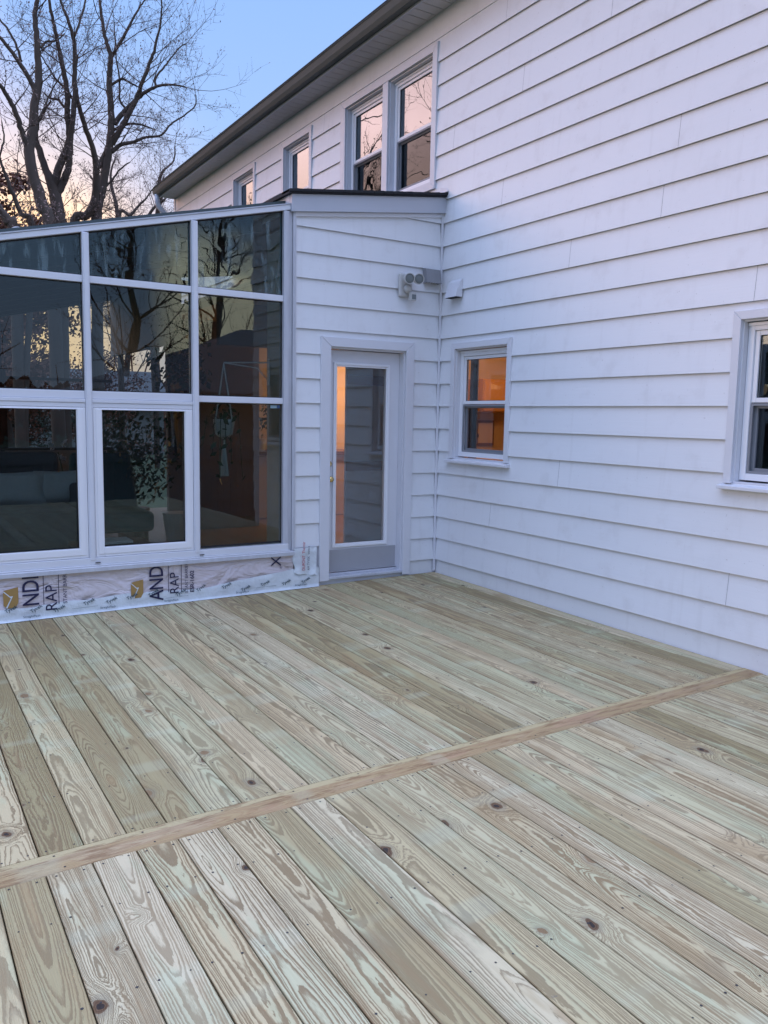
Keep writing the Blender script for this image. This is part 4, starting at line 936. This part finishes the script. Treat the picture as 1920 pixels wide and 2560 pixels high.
# sunroom furniture
sf = thing('sofa', (-4.0, 1.7, 0.12), 'low dark sofa standing inside the left bay of the sunroom', 'sofa')
b = MB(); b.box(-5.3, -2.95, 1.0, 1.95, .22, .72); sub('seat', sf, b, M['sofa'], bevel=.04, seg=3)
b = MB(); b.box(-5.3, -2.95, 1.80, 2.05, .3, 1.15); sub('backrest', sf, b, M['sofa'], bevel=.05, seg=3)
b = MB(); b.box(-2.95, -2.75, 1.0, 2.05, .22, .90); sub('armrest', sf, b, M['sofa'], bevel=.04, seg=3)
for x_ in (-5.2, -2.85):
    b = MB(); b.box(x_-.03, x_+.03, 1.05, 1.11, .12, .22); sub('leg', sf, b, M['brown'])
def pillow(x, y, z, w_, h_, tilt, label):
    me = MB(); n = 10; vs = []
    for side in (1, -1):
        for j in range(n+1):
            for i in range(n+1):
                a, b_ = i/n*2-1, j/n*2-1
                th_ = 0.075*((1-a**4)*(1-b_**4))**.5*side
                pinch = 1-.08*(1-abs(a))*(abs(b_)**3) ; pinch2 = 1-.08*(1-abs(b_))*(abs(a)**3)
                vs.append(Vector((a*w_/2*pinch2, th_, b_*h_/2*pinch)))
    Rm = Matrix.Rotation(tilt, 3, 'X'); vs = [Rm @ v + Vector((x, y, z+h_/2)) for v in vs]
    m1 = (n+1)**2; fs = []
    for j in range(n):
        for i in range(n):
            a = j*(n+1)+i; fs.append((a, a+1, a+n+2, a+n+1)); fs.append((m1+a, m1+a+n+1, m1+a+n+2, m1+a+1))
    me.add(vs, fs); o = me.build('cushion', M['cushion'], None, smooth=True); tag(o, label, 'cushion', 'cushions on the sofa'); return o
pillow(-3.95, 1.62, .720, .60, .46, -.25, 'large grey linen cushion leaning on the sofa back, tallest of the row')
pillow(-4.05, 1.35, .71, .722, .33, -.3, 'pale cushion at the left front of the sofa row')
pillow(-3.45, 1.38, .71, .62, .30, -.3, 'wide pale cushion at the middle of the sofa, beside the left mullion')
pillow(-3.02, 1.45, .71, .40, .30, -.3, 'small pale cushion against the sofa armrest')
tc_ = thing('coffee_table', (-2.75, 1.1, 0.12), 'low dark table with white tray inside the middle bay', 'table')
b = MB(); b.box(-3.05,-2.45,.55,.95,.42,.45); sub('tabletop', tc_, b, M['brown'], bevel=.006)
for a in (-3.0,-2.5):
    for c__ in (.6,.9):
        b = MB(); b.box(a-.02,a+.02,c__-.02,c__+.02,.12,.42); sub('leg', tc_, b, M['brown'])
bk_ = MB(); bk_.box(-2.9,-2.6,.62,.85,.452,.475); tag(bk_.build('tray', M['pot'], None, bevel=.004), 'white tray lying on the low table inside the middle bay', 'tray')
ch = thing('armchair', (-2.3, 2.2, 0.12), 'teal armchair standing inside the middle bay of the sunroom', 'armchair')
b = MB(); b.box(-2.75,-2.05,1.9,2.5,.35,.55); sub('seat', ch, b, M['teal'], bevel=.05, seg=3)
b = MB(); b.prism([(-2.75,2.45,.45),(-2.05,2.45,.45),(-2.1,2.6,1.1),(-2.7,2.6,1.1)], (0,.12,0)); sub('backrest', ch, b, M['teal'], bevel=.04, seg=3)
for a in (-2.68,-2.12):
    for c__ in (1.97,2.43):
        b = MB(); b.tube([(a,c__,.36),(a*1.0,c__,.12)], .02, 8); sub('leg', ch, b, M['brown'])
pl = thing('potted_plant', (-2.55, 2.9, 0.12), 'bushy dark house plant behind the teal armchair', 'plant')
b = MB(); b.lathe([(.14,0),(.2,.35),(.18,.35)], (-2.0,3.0,.12)); sub('pot', pl, b, M['brown']); b = MB(); blades(b, -2.0, 3.0, 1.05, 1100, .58, .036, random.Random(9)); sub('foliage', pl, b, M['leaf'])
pl = thing('potted_plant', (-1.95, 2.1, 0.12), 'tall climbing house plant near the header beam', 'plant')
b = MB(); b.lathe([(.12,0),(.16,.3),(.15,.3)], (-1.55,2.8,.12)); sub('pot', pl, b, M['pot']); b = MB(); blades(b, -1.5, 2.8, 2.1, 420, .38, .05, random.Random(4), 1.8); sub('foliage', pl, b, M['leaf'])
# macrame hanging planter, hung from a wall bracket
hx, hy = at(560, 1050, 1, 0.35).x, 0.35
def zz_(v): return at(560, v, 1, 0.35).z
hp = thing('hanging_planter', (hx, hy, zz_(1095)), 'white pot in a macrame cord hanger inside the right bay', 'planter')
zt_, zp1, zp0, zb_ = zz_(910), zz_(1048), zz_(1092), zz_(1190)
b = MB(); b.lathe([(.045,0),(.072,.02),(.088,.12),(.088,zp1-zp0),(.080,zp1-zp0)], (hx,hy,zp0)); sub('pot', hp, b, M['pot'], smooth=True)
b = MB()
for k in range(4):
    a = k*1.5708+.4; c_, s__ = math.cos(a)*.093, math.sin(a)*.093
    b.tube([(hx,hy,zt_),(hx+c_*.5,hy+s__*.5,(zt_+zp1)/2),(hx+c_,hy+s__,zp1),(hx+c_*.9,hy+s__*.9,zp0+.03),(hx,hy,zp0-.02)], .0055, 6)
for k in range(14):
    a = k*.449; b.tube([(hx,hy,zp0-.02),(hx+.02*math.cos(a),hy+.02*math.sin(a),(zp0+zb_)/2),(hx+.035*math.cos(a),hy+.035*math.sin(a),zb_)], .004, 5)
sub('cord', hp, b, M['cord'])
b = MB(); rr = random.Random(8)
for k in range(7):
    a = rr.uniform(0,6.28); L = rr.uniform(.15,.5); p0 = Vector((hx+.08*math.cos(a), hy+.08*math.sin(a), zp1)); pts = [p0, p0+Vector((.06*math.cos(a),.06*math.sin(a),.03)), p0+Vector((.1*math.cos(a),.1*math.sin(a),-L))]
    b.tube(pts, .003, 4)
    for q in range(5): blades(b, *(pts[1].lerp(pts[2], q/4)), 1, .02, .035, rr)
blades(b, hx, hy, zp1+.05, 18, .12, .04, rr); sub('trailing_leaves', hp, b, M['leaf'])
br = thing('plant_bracket', (-1.56, 0.3, zt_), 'thin white wall bracket carrying the hanging planter', 'bracket')
b = MB(); b.tube([(-1.52,hy,zt_+.03),(hx,hy,zt_+.012),(hx,hy,zt_)], .006, 6); b.tube([(-1.52,hy,zt_-.12),(-1.62,hy,zt_-.02),(hx,hy,zt_+.01)], .005, 6); sub('arm', br, b, M['pot'])
b = MB(); b.box(-1.525,-1.515,hy-.02,hy+.02,zt_-.16,zt_+.06); sub('plate', br, b, M['pot'])
b = MB(); b.box(-1.51,-1.49,0.1,0.40,.12,3.0); b.build('interior_end_wall', M['intwall'], house)
# ceiling fan
q = at(305, 678, 1, 2.4)
fan = thing('ceiling_fan', (q.x, q.y, q.z), 'dark ceiling fan hanging in the sunroom behind the middle bay', 'ceiling fan')
b = MB(); b.lathe([(.05,.12),(.13,.10),(.17,.05),(.17,0),(.12,-.05),(.04,-.07)], (q.x,q.y,q.z-.03), n=24); sub('motor', fan, b, M['ventg'], smooth=True)
b = MB(); b.tube([(q.x,q.y,q.z+.05),(q.x,q.y,rz(q.x)+.02)], .02, 8); sub('rod', fan, b, M['ventg'])
for k in range(5):
    a = k*1.2566+.3; c_, s__ = math.cos(a), math.sin(a); b = MB()
    def fp(r, w_, dz_): return (q.x+c_*r-s__*w_, q.y+s__*r+c_*w_, q.z-.03+dz_)
    b.prism([fp(.16,-.05,.01), fp(.75,-.075,.02), fp(.78,.0,0), fp(.75,.075,-.02), fp(.16,.05,-.01)], (0,0,.008)); sub('blade', fan, b, M['brown'])
for (u_, v_, yy, lab, dx_) in ((120, 668, 2.0, 'black-mouthed cylindrical spotlight under the roof, left of the fan', 1), (283, 640, 1.6, 'cylindrical spotlight hanging right above the fan', -.3), (20, 600, 1.0, 'pale cylindrical spotlight under the roof at the far left', .6)):
    q2 = at(u_, v_, 1, yy); sp_ = thing('spotlight', q2, lab, 'spotlight', 'spotlights under the sunroom roof')
    ax_ = Vector((-dx_, -.4, -.45)).normalized(); b = MB(); b.lathe([(.055,-.14),(.062,-.12),(.062,.12),(.056,.125),(.054,.08)], q2, ax_, 20); sub('housing', sp_, b, M['ventg'], smooth=True)
    b = MB(); b.lathe([(.053,.085),(.02,.09)], q2, ax_, 20); sub('opening', sp_, b, M['black']); b = MB(); b.tube([tuple(q2), (q2.x, q2.y, rz(q2.x)+.03)], .012, 6); sub('stem', sp_, b, M['ventg'])
# mirror with dark scalloped frame that catches the lit kitchen
mc = at(455, 1050, 1, 3.2); tgt = Vector((2.2, 4.6, 1.7)); nrm = ((CAM-mc).normalized() + (tgt-mc).normalized()).normalized()
mi = thing('wall_mirror', mc, 'dark ornate mirror reflecting the orange kitchen light, seen through the middle bays', 'mirror')
tx = Vector((0,0,1)).cross(nrm).normalized(); tz = nrm.cross(tx).normalized()
if tz.z < 0: tz = -tz
b = MB(); hw, hh = .16, .34
b.prism([mc+tx*a+tz*c__ for a, c__ in ((-hw,-hh),(hw,-hh),(hw,hh),(-hw,hh))], -nrm*.01); sub('mirror_glass', mi, b, M['mirror'])
b = MB(); pts = []
for k in range(40):
    a = k/40*2*math.pi; ca_, sa_ = math.cos(a), math.sin(a); r_ = 1+.06*math.sin(a*8)
    f_ = 1/max(abs(ca_), abs(sa_)); pts.append(mc+tx*ca_*f_*(hw+.07)*r_+tz*sa_*f_*(hh+.08)*r_)
inn_ = [mc+tx*math.cos(k/40*2*math.pi)/max(abs(math.cos(k/40*2*math.pi)),abs(math.sin(k/40*2*math.pi)))*hw+tz*math.sin(k/40*2*math.pi)/max(abs(math.cos(k/40*2*math.pi)),abs(math.sin(k/40*2*math.pi)))*hh for k in range(40)]
b.add([p_+nrm*.012 for p_ in pts]+[p_+nrm*.02 for p_ in inn_]+[p_-nrm*.02 for p_ in pts]+[p_-nrm*.012 for p_ in inn_], [(k,(k+1)%40,40+(k+1)%40,40+k) for k in range(40)]+[(80+k,(k+1)%40+80,(k+1)%40,k) for k in range(40)]+[(120+k,120+(k+1)%40,80+(k+1)%40,80+k) for k in range(40)])
sub('frame', mi, b, M['black'])
orc = thing('orchid', (-3.6, 2.3, .5), 'white orchid spray standing behind the sofa cushions', 'orchid')
oq = at(145, 1130, 1, 2.3)
b = MB(); b.tube([(oq.x+.1,2.3,.12),(oq.x+.06,2.3,oq.z-.3),(oq.x,2.3,oq.z)], .006, 6); sub('stem', orc, b, M['leaf'])
b = MB(); rr = random.Random(2)
for k in range(7): blades(b, oq.x+rr.uniform(-.06,.06), 2.3, oq.z+rr.uniform(-.10,.10), 6, .03, .03, rr)
sub('flowers', orc, b, M['white']); b = MB(); b.lathe([(.08,0),(.11,.2)], (oq.x+.1,2.3,.12)); sub('pot', orc, b, M['pot'])
tv = thing('sideboard', (-4.2, 4.9, .12), 'long black sideboard with a black screen along the sunroom rear', 'sideboard')
b = MB(); b.box(-5.4,-2.9,4.7,5.2,.14,1.0); sub('body', tv, b, M['dark'], bevel=.01)
b = MB(); b.box(-5.3,-3.0,4.85,4.93,1.05,2.02); sub('screen', tv, b, M['dark'], bevel=.01)

# ------------------------------------------------------------------ trees
def grow(mb, bud, p, d_, L, r, lvl, rr, n=3, droop=0.0):
    """a branch of slightly crooked segments with side shoots"""
    seg = max(2, int(L/0.35)) if lvl < 3 else 2
    pts = [p]; rs = [r]; dd = d_.copy()
    for i in range(seg):
        dd = (dd + Vector((rr.gauss(0,.16), rr.gauss(0,.16), rr.gauss(0.05-droop,.13)))).normalized()
        pts.append(pts[-1]+dd*(L/seg)); rs.append(r*(1-(i+1)/seg*0.72))
    mb.tube(pts, rs, 4 if lvl < 2 else 3, caps=False)
    if lvl >= 3:
        for k in range(2):
            if rr.random() < .8:
                b = pts[-1] if k else pts[1]; s_ = rr.uniform(.028,.060); t = Vector((rr.uniform(-1,1),rr.uniform(-1,1),rr.uniform(.2,1))).normalized(); q = t.orthogonal().normalized()
                bud.add([b, b+t*s_+q*s_*.35, b+t*s_*1.5, b+t*s_-q*s_*.35], [(0,1,2,3)])
        return
    cnt = {0: 5, 1: 5, 2: 4}[lvl] if lvl else int(L*1.9)
    for k in range(max(1, int(cnt*rr.uniform(.8,1.3)))):
        t = rr.uniform(.15, 1.0)*seg; i = min(int(t), seg-1); f = t-i
        b = pts[i].lerp(pts[i+1], f); td = (pts[i+1]-pts[i]).normalized()
        q = Vector((rr.gauss(0,1), rr.gauss(0,1), rr.gauss(0,1))); q = (q-td*q.dot(td)).normalized()
        nd = (td*rr.uniform(.5,1.0)+q*rr.uniform(.6,1.0)+Vector((0,0,.22))).normalized()
        grow(mb, bud, b, nd, L*rr.uniform(.32,.55), max(rs[i]*.5, .004), lvl+1, rr)

def traced_tree(name, label, D, lines, seed, dens=1.0, sub_L=1.0, group='bare trees beyond the sunroom', zbase=None):
    """limbs follow the photographed silhouette at distance D, each pushed nearer or farther as it climbs"""
    rr = random.Random(seed); K = 600/1659.0
    trunk = MB(); br_ = MB(); bud = MB(); foot = None
    fwd = Vector((math.sin(rad(12)), math.cos(rad(12)), 0))
    for li, ln in enumerate(lines):
        tilt = rr.uniform(-.28, .28) if li else 0.05
        pts = []; rs = []; w_ = ln[0][2]
        v_b = ln[0][1]
        for q in ln:
            if len(q) > 2: w_ = q[2]
            u_, v_ = q[0]*K, q[1]*K
            r = ray(u_, v_); s_ = D/(r.x*fwd.x+r.y*fwd.y)
            P0 = CAM + r*s_
            dd = tilt*max(0.0, (v_b-q[1])*K/FPX*D) if li else 0
            hfac = (1600-q[1])*K/FPX*D
            sway = ln_off(ln[0], hfac)
            P0 = CAM + r*(s_*(1+(dd)/D))
            pts.append(P0); rs.append(max(w_*K/FPX*D*0.5*1.08, .008))
        if ln[0][1] >= 1500:      # a stem: carry it down to the ground
            b = pts[0].copy(); b.z = GZ-.1; b.x += (pts[0].x-pts[1].x)*.5
            if foot is not None and (foot-b).length < 5: b = foot.copy()
            mid = pts[0].lerp(b, .5); mid.x = pts[0].x*.35+b.x*.65; mid.y = pts[0].y*.35+b.y*.65; pts = [b, mid]+pts; rs = [rs[0]*1.15, rs[0]*1.05]+rs
            if foot is None: foot = b
        # smooth the polyline
        P2 = []; R2 = []
        for i in range(len(pts)-1):
            p0, p1, p2, p3 = pts[max(i-1,0)], pts[i], pts[i+1], pts[min(i+2, len(pts)-1)]
            for k in range(5):
                t = k/5; P2.append(0.5*((2*p1)+(p2-p0)*t+(2*p0-5*p1+4*p2-p3)*t*t+(3*p1-p0-3*p2+p3)*t**3)+Vector((rr.gauss(0,.007),rr.gauss(0,.007),0))); R2.append(rs[i]*(1-t)+rs[i+1]*t)
        P2.append(pts[-1]); R2.append(rs[-1]*.6)
        trunk.tube(P2, R2, 9, caps=False)
        # side branches
        acc = 0
        for i in range(1, len(P2)):
            sl_n = (P2[i]-P2[i-1]).length; acc += sl_n*dens
            if P2[i].z < 4.2: continue
            while acc > .34:
                acc -= rr.uniform(.22,.55)
                td = (P2[i]-P2[i-1]).normalized(); q = Vector((rr.gauss(0,1),rr.gauss(0,1),rr.gauss(0,.6))); q = (q-td*q.dot(td)).normalized()
                L = rr.uniform(.6, 1.7)*sub_L*(0.6 if R2[i] > .16 else 1.0)
                grow(br_, bud, P2[i], (td*rr.uniform(.25,.8)+q).normalized(), L, min(R2[i]*.30, .017), 1, rr)
        grow(br_, bud, P2[-1], (P2[-1]-P2[-2]).normalized(), 1.6*sub_L, R2[-1]*.9, 1, rr)
    t = thing(name, (foot or pts[0]), label, 'tree', group)
    sub('trunk', t, trunk, M['bark'], smooth=True); sub('branches', t, br_, M['twig']); tag(sub('seed_pods', t, bud, M['bud']), kind='stuff')
    return t
def ln_off(a, b): return 0
TA = [
 [(405,1610,80),(395,1430,74),(370,1300,64),(320,1180,42),(270,1030,36),(245,950,30),(262,850,24),(300,780,16),(350,690,10)],
 [(370,1310,46),(400,1180,44),(450,1060,40),(480,950,36),(465,800,32),(465,640,30),(430,450,26),(400,300,22),(370,150,18),(340,0,15),(330,-150,10),(340,-320,7)],
 [(395,1340,46),(450,1230,42),(480,1130,36),(485,1020,32),(500,850,30),(515,700,28),(515,500,26),(515,300,22),(480,170,18),(440,60,14),(415,-20,12),(400,-200,7)],
 [(512,260,14),(560,120,12),(590,0,10),(610,-140,7)],
 [(445,740,16),(400,690,14),(350,680,12),(300,640,8)],
 [(500,680,16),(440,600,14),(380,540,11),(320,440,8),(240,330,6)],
]
TA2 = [
 [(350,1610,74),(300,1430,68),(240,1250,62),(200,1050,60),(225,900,52),(240,720,47),(268,560,42),(260,400,36),(255,250,31),(240,110,27),(255,0,23),(270,-200,16),(260,-380,10)],
 [(200,1050,36),(150,900,30),(110,780,28),(60,680,25),(0,590,22),(-150,450,18),(-260,300,12)],
 [(245,640,28),(200,540,26),(130,430,24),(60,330,20),(0,260,18),(-120,150,13),(-250,0,8)],
 [(145,425,16),(120,330,14),(60,210,12),(0,135,10),(-60,40,7)],
 [(250,860,16),(300,760,12),(360,620,8),(420,520,6)],
 [(280,330,16),(320,290,12),(390,280,9),(450,230,6)],
]
TB = [
 [(665,1600,64),(680,1420,56),(710,1280,50),(740,1120,46),(760,980,42),(770,850,40),(765,700,36),(755,550,32),(765,400,30),(740,300,23),(710,170,19),(690,0,15),(680,-160,9)],
 [(515,1600,54),(600,1490,48),(650,1400,44),(665,1250,40),(665,1150,38),(640,1020,30),(590,880,28),(550,750,24),(528,620,19),(520,500,14),(540,380,9)],
 [(680,1150,34),(730,1060,34),(765,1000,30),(775,940,20)],
 [(770,390,20),(840,280,18),(900,170,14),(960,60,10),(1000,0,8),(1040,-90,6)],
 [(775,1000,32),(840,880,32),(900,770,30),(940,690,26),(980,580,23),(1030,450,19),(1070,330,16),(1100,200,12),(1120,50,9),(1100,-80,6)],
 [(790,860,30),(850,780,29),(930,700,25),(1000,640,21),(1075,600,17),(1150,585,13),(1230,590,10),(1290,605,8)],
 [(1075,595,14),(1075,540,13),(1130,470,11),(1180,400,9),(1240,330,8),(1290,300,6)],
 [(775,1050,26),(840,1000,23),(930,980,19),(1000,950,15),(1110,935,13),(1180,860,11),(1270,800,9),(1350,730,8),(1350,650,6)],
 [(785,900,16),(850,865,14),(930,855,12),(1000,870,10),(1080,900,6)],
 [(765,590,16),(840,545,14),(880,560,12),(950,600,9)],
 [(890,770,14),(830,700,12),(825,550,10),(800,370,8),(790,150,6)],
 [(720,1300,14),(780,1240,12),(830,1170,10),(900,1120,7)],
]
TC = [
 [(820,1600,34),(820,1530,28),(800,1400,22),(770,1280,18),(770,1180,12),(800,1080,8)],
 [(820,1530,20),(900,1490,18),(960,1420,14),(1010,1370,10),(1060,1300,7)],
]
TD = [[(1080,1600,30),(1110,1380,26),(1100,1260,20),(1130,1180,14),(1200,1110,10),(1210,1000,7)], [(1000,1600,26),(1010,1520,22),(1070,1430,16),(1150,1370,10)]]
TE = [[(90,1620,64),(60,1540,54),(0,1450,44),(-90,1330,34),(-170,1200,26)], [(225,1620,34),(150,1480,28),(90,1350,24),(60,1260,20),(20,1160,16),(0,1080,12),(30,960,9),(10,830,6)]]
traced_tree('bare_tree', 'tall bare tree whose leftmost stem leans over the sunroom rail and forks upward', 23.0, TA2, 11, 1.15)
traced_tree('bare_tree', 'bare tree with two upright stems in the middle of the left group', 24.0, TA, 12, 1.15)
traced_tree('bare_tree', 'bare tree with a wide crown reaching right towards the house eave', 25.0, TB, 13, 1.35, 1.1)
traced_tree('bare_tree', 'small bare tree low between the wide-crowned tree and the downspout', 34.0, TC, 14, 1.6)
traced_tree('bare_tree', 'thin bare tree showing just behind the gutter end', 38.0, TD, 15, 1.6, 1.2)
traced_tree('bare_tree', 'dark leaning trunk at the far left edge above the sunroom', 19.0, TE, 16, 0.6)

def leafy(name, label, x, y, R_, h, m_, seed, n=5000, size=.09, squash=.9, group=None):
    rr = random.Random(seed); t = thing(name, (x, y, GZ), label, 'tree', group)
    tr = MB(); br_ = MB(); lf = MB(); pts = [Vector((x, y, GZ-.1))]
    for i in range(6): pts.append(pts[-1]+Vector((rr.gauss(0,.12), rr.gauss(0,.12), (h*.8)/6)))
    tr.tube(pts, [.22-.03*i for i in range(7)], 8, caps=False)
    tips = []
    for k in range(34):
        b = pts[rr.randint(2, 6)]; a = rr.uniform(0, 6.283); e = rr.uniform(-.1, 1.0)
        L = R_*rr.uniform(.5, 1.05)
        pp = [b]; d_ = Vector((math.cos(a)*math.cos(e), math.sin(a)*math.cos(e), math.sin(e)*squash))
        for i in range(4): pp.append(pp[-1]+(d_+Vector((rr.gauss(0,.2), rr.gauss(0,.2), rr.gauss(0,.2))))*L/4)
        br_.tube(pp, [.05,.04,.03,.02,.01], 4, caps=False); tips += pp[1:]
    cl_ = [(rr.choice(tips)+Vector((rr.gauss(0,.3), rr.gauss(0,.3), rr.gauss(0,.3))), rr.uniform(.25,.7)) for _ in range(90)]
    for _ in range(n):
        c__, cr = rr.choice(cl_); g3 = Vector((rr.gauss(0,1), rr.gauss(0,1), rr.gauss(0,.7)))*cr*.6
        p0 = c__+g3; n_ = Vector((rr.uniform(-1,1), rr.uniform(-1,1), rr.uniform(-1,1))).normalized(); q1 = n_.orthogonal().normalized(); q2 = n_.cross(q1); s_ = size*rr.uniform(.6,1.3)
        lf.add([p0-q1*s_, p0+q2*s_*.6, p0+q1*s_, p0-q2*s_*.6], [(0,1,2,3)])
    sub('trunk', t, tr, M['bark'], smooth=True); sub('branches', t, br_, M['twig']); sub('foliage', t, lf, m_)
    return t
leafy('leafy_tree', 'russet-leaved tree at the left edge behind the bare trunks', -0.75, 23.5, 2.7, 10.4, M['redleaf'], 31, 21000, .085)
leafy('leafy_tree', 'russet oak seen through the left bay of the sunroom', -2.0, 27.0, 3.4, 4.6, M['redleaf'], 32, 9000, .055)
leafy('leafy_tree', 'dark evergreen seen through the glass beside the russet oak', 0.9, 31.0, 2.2, 4.0, M['darkleaf'], 33, 9000, .055)
leafy('leafy_tree', 'russet tree farther right, seen only through the sunroom glass', 4.5, 34.0, 3.0, 4.5, M['redleaf'], 34, 7000, .06)

def copy_tree(o, parent=None):
    c = o.copy(); COL.objects.link(c)
    if parent: c.parent = parent
    for ch_ in list(o.children): copy_tree(ch_, c)
    return c
# generic bare tree for the yard behind the camera and the far distance
def bare(seed, h):
    rr = random.Random(seed); tr = MB(); br_ = MB(); bud = MB(); pts = [Vector((0,0,-.1))]
    for i in range(10): pts.append(pts[-1]+Vector((rr.gauss(0,.16), rr.gauss(0,.16), h/10)))
    tr.tube(pts, [.24*(1-i/11.5) for i in range(11)], 8, caps=False)
    for k in range(30):
        i = rr.randint(3, 9); a = rr.uniform(0, 6.283)
        grow(br_, bud, pts[i], Vector((math.cos(a), math.sin(a), rr.uniform(.4,1.3))).normalized(), rr.uniform(2.2, 4.2)*(1.2-i*.07), .06*(1.2-i*.09), 1, rr)
    t = thing('bare_tree', (0,0,GZ)); t.location = (0,0,0)
    sub('trunk', t, tr, M['bark'], smooth=True); sub('branches', t, br_, M['twig']); tag(sub('seed_pods', t, bud, M['bud']), kind='stuff')
    return t
b0 = bare(51, 11.5)
spots = [(3.0,-24,0,1.0,'bare tree in the yard, mirrored in the upper right sunroom pane'), (8.5,-27,2,1.1,'bare tree behind the camera mirrored right of centre in the panes'), (-2.5,-26,4,.95,'bare tree behind the camera mirrored in the middle bay'),
         (14,-32,1,1.2,'tall bare tree mirrored beside the house corner'), (-8,-30,3,1.1,'bare tree mirrored at the left of the sunroom panes'), (-9,9,5,1.2,'bare tree left of the sunroom mirrored in the upper house windows'),
         (-16,16,2.5,1.5,'tall bare tree mirrored in the right upper window'), (-13,24,.7,1.4,'bare tree mirrored in the far upper window'), (9,44,1.1,1.15,'pale far tree whose fine twigs rise above the gutter'), (-2,40,2.2,1.0,'far bare tree low behind the left stems'), (2.5,46,3.1,1.0,'far bare tree low between the trunks')]
for i, (x, y, a, sc_, lab) in enumerate(spots):
    o = b0 if i == 0 else copy_tree(b0)
    o.location = (x, y, GZ); o.rotation_euler = (0, 0, a); o.scale = (sc_,)*3
    tag(o, lab, 'tree', 'distant and mirrored bare trees')

# neighbouring house, fence and hedge behind the camera (mirrored in the sunroom glass)
nb = thing('neighbour_house', (9, -24, GZ), 'neighbouring low house with a long grey shingle roof, mirrored in the sunroom glass', 'house')
b = MB(); b.box(2,17,-27,-20,GZ,2.3); sub('wall', nb, b, M['nwall'])
b = MB(); b.add([(1.2,-19.2,2.2),(17.8,-19.2,2.2),(17.8,-27.8,2.2),(1.2,-27.8,2.2),(7.5,-23.5,4.7),(12.5,-23.5,4.7),(1.2,-19.2,2.0),(17.8,-19.2,2.0),(17.8,-27.8,2.0),(1.2,-27.8,2.0)],[(0,1,5,4),(1,2,5),(2,3,4,5),(3,0,4),(0,6,7,1),(1,7,8,2),(2,8,9,3),(3,9,6,0),(6,9,8,7)]); sub('roof', nb, b, M['nroof'])
b = MB(); b.box(9,9.8,-24,-23.2,3.5,5.6); sub('chimney', nb, b, M['brown'])
for x in (3, 7, 12):
    f = MB(); ring_ = [(x,-19.96),(x+1.4,-19.96)]; f.box(x,x+.08,-20.0,-19.94,.3,1.7); f.box(x+1.32,x+1.4,-20.0,-19.94,.3,1.7); f.box(x+.08,x+1.32,-20.0,-19.94,.3,.38); f.box(x+.08,x+1.32,-20.0,-19.94,1.62,1.7); f.box(x+.66,x+.74,-20.0,-19.94,.38,1.62)
    fo = sub('window', nb, f, M['vinyl']); f = MB(); f.box(x+.08,x+1.32,-19.99,-19.97,.38,1.62); sub('pane', fo, f, M['hglass'])
fe = thing('board_fence', (0, -12, GZ), 'weathered grey board fence across the yard, mirrored low in the panes', 'fence')
b = MB(); rr = random.Random(6)
for i in range(150): x = -14+.16*i; b.box(x, x+.145, -12.5, -12.47, GZ, .75+rr.uniform(-.02,.02))
sub('boards', fe, b, M['nfence']); b = MB(); b.box(-14,10,-12.46,-12.42,-.5,-.42); b.box(-14,10,-12.46,-12.42,.4,.48); sub('rails', fe, b, M['nfence'])
nb = thing('far_house', (3, 40, GZ), 'far pale-windowed house glimpsed through the sunroom beyond the trees', 'house')
b = MB(); b.box(-3,10,42,48,GZ,1.9); sub('wall', nb, b, M['nwall']); b = MB(); b.prism([(-3.5,41.5,1.8),(-3.5,45,4.0),(-3.5,48.5,1.8)], (14,0,0)); sub('roof', nb, b, M['nroof'])
for x in (-1.5, 1.2, 4.4):
    f = MB(); f.box(x,x+1.5,41.9,41.98,.2,1.3); fo = sub('window', nb, f, M['vinyl']); f = MB(); f.box(x+.12,x+.7,41.88,41.9,.32,1.18); f.box(x+.8,x+1.38,41.88,41.9,.32,1.18); sub('pane', fo, f, M['dark'])
# far wood that closes the horizon on every side
wd = MB(); rr = random.Random(77)
for k in range(9000):
    a = rr.uniform(0, 6.283); R_ = rr.uniform(58, 75); h = (1.5+3.2*(.5+.5*noise.noise(Vector((math.cos(a)*6, math.sin(a)*6, 1)))))*rr.random()
    p0 = Vector((R_*math.cos(a), R_*math.sin(a), GZ+h*1.3)); t = Vector((-math.sin(a), math.cos(a), 0)); s_ = rr.uniform(.25,.7)
    wd.add([p0-t*s_, p0+Vector((rr.uniform(-.3,.3),rr.uniform(-.3,.3),s_)), p0+t*s_, p0-Vector((rr.uniform(-.3,.3),0,s_))], [(0,1,2,3)])
for k in range(700):
    a = rr.uniform(0, 6.283); R_ = rr.uniform(58, 80); x, y = R_*math.cos(a), R_*math.sin(a); h = rr.uniform(4, 9)
    wd.tube([(x,y,GZ),(x+rr.gauss(0,.3),y,GZ+h*.5),(x+rr.gauss(0,.6),y+rr.gauss(0,.4),GZ+h)], [.16,.1,.03], 4, caps=False)
tag(wd.build('distant_wood', M['redleaf']), 'low russet and grey wood closing the horizon', 'wood', kind='stuff')
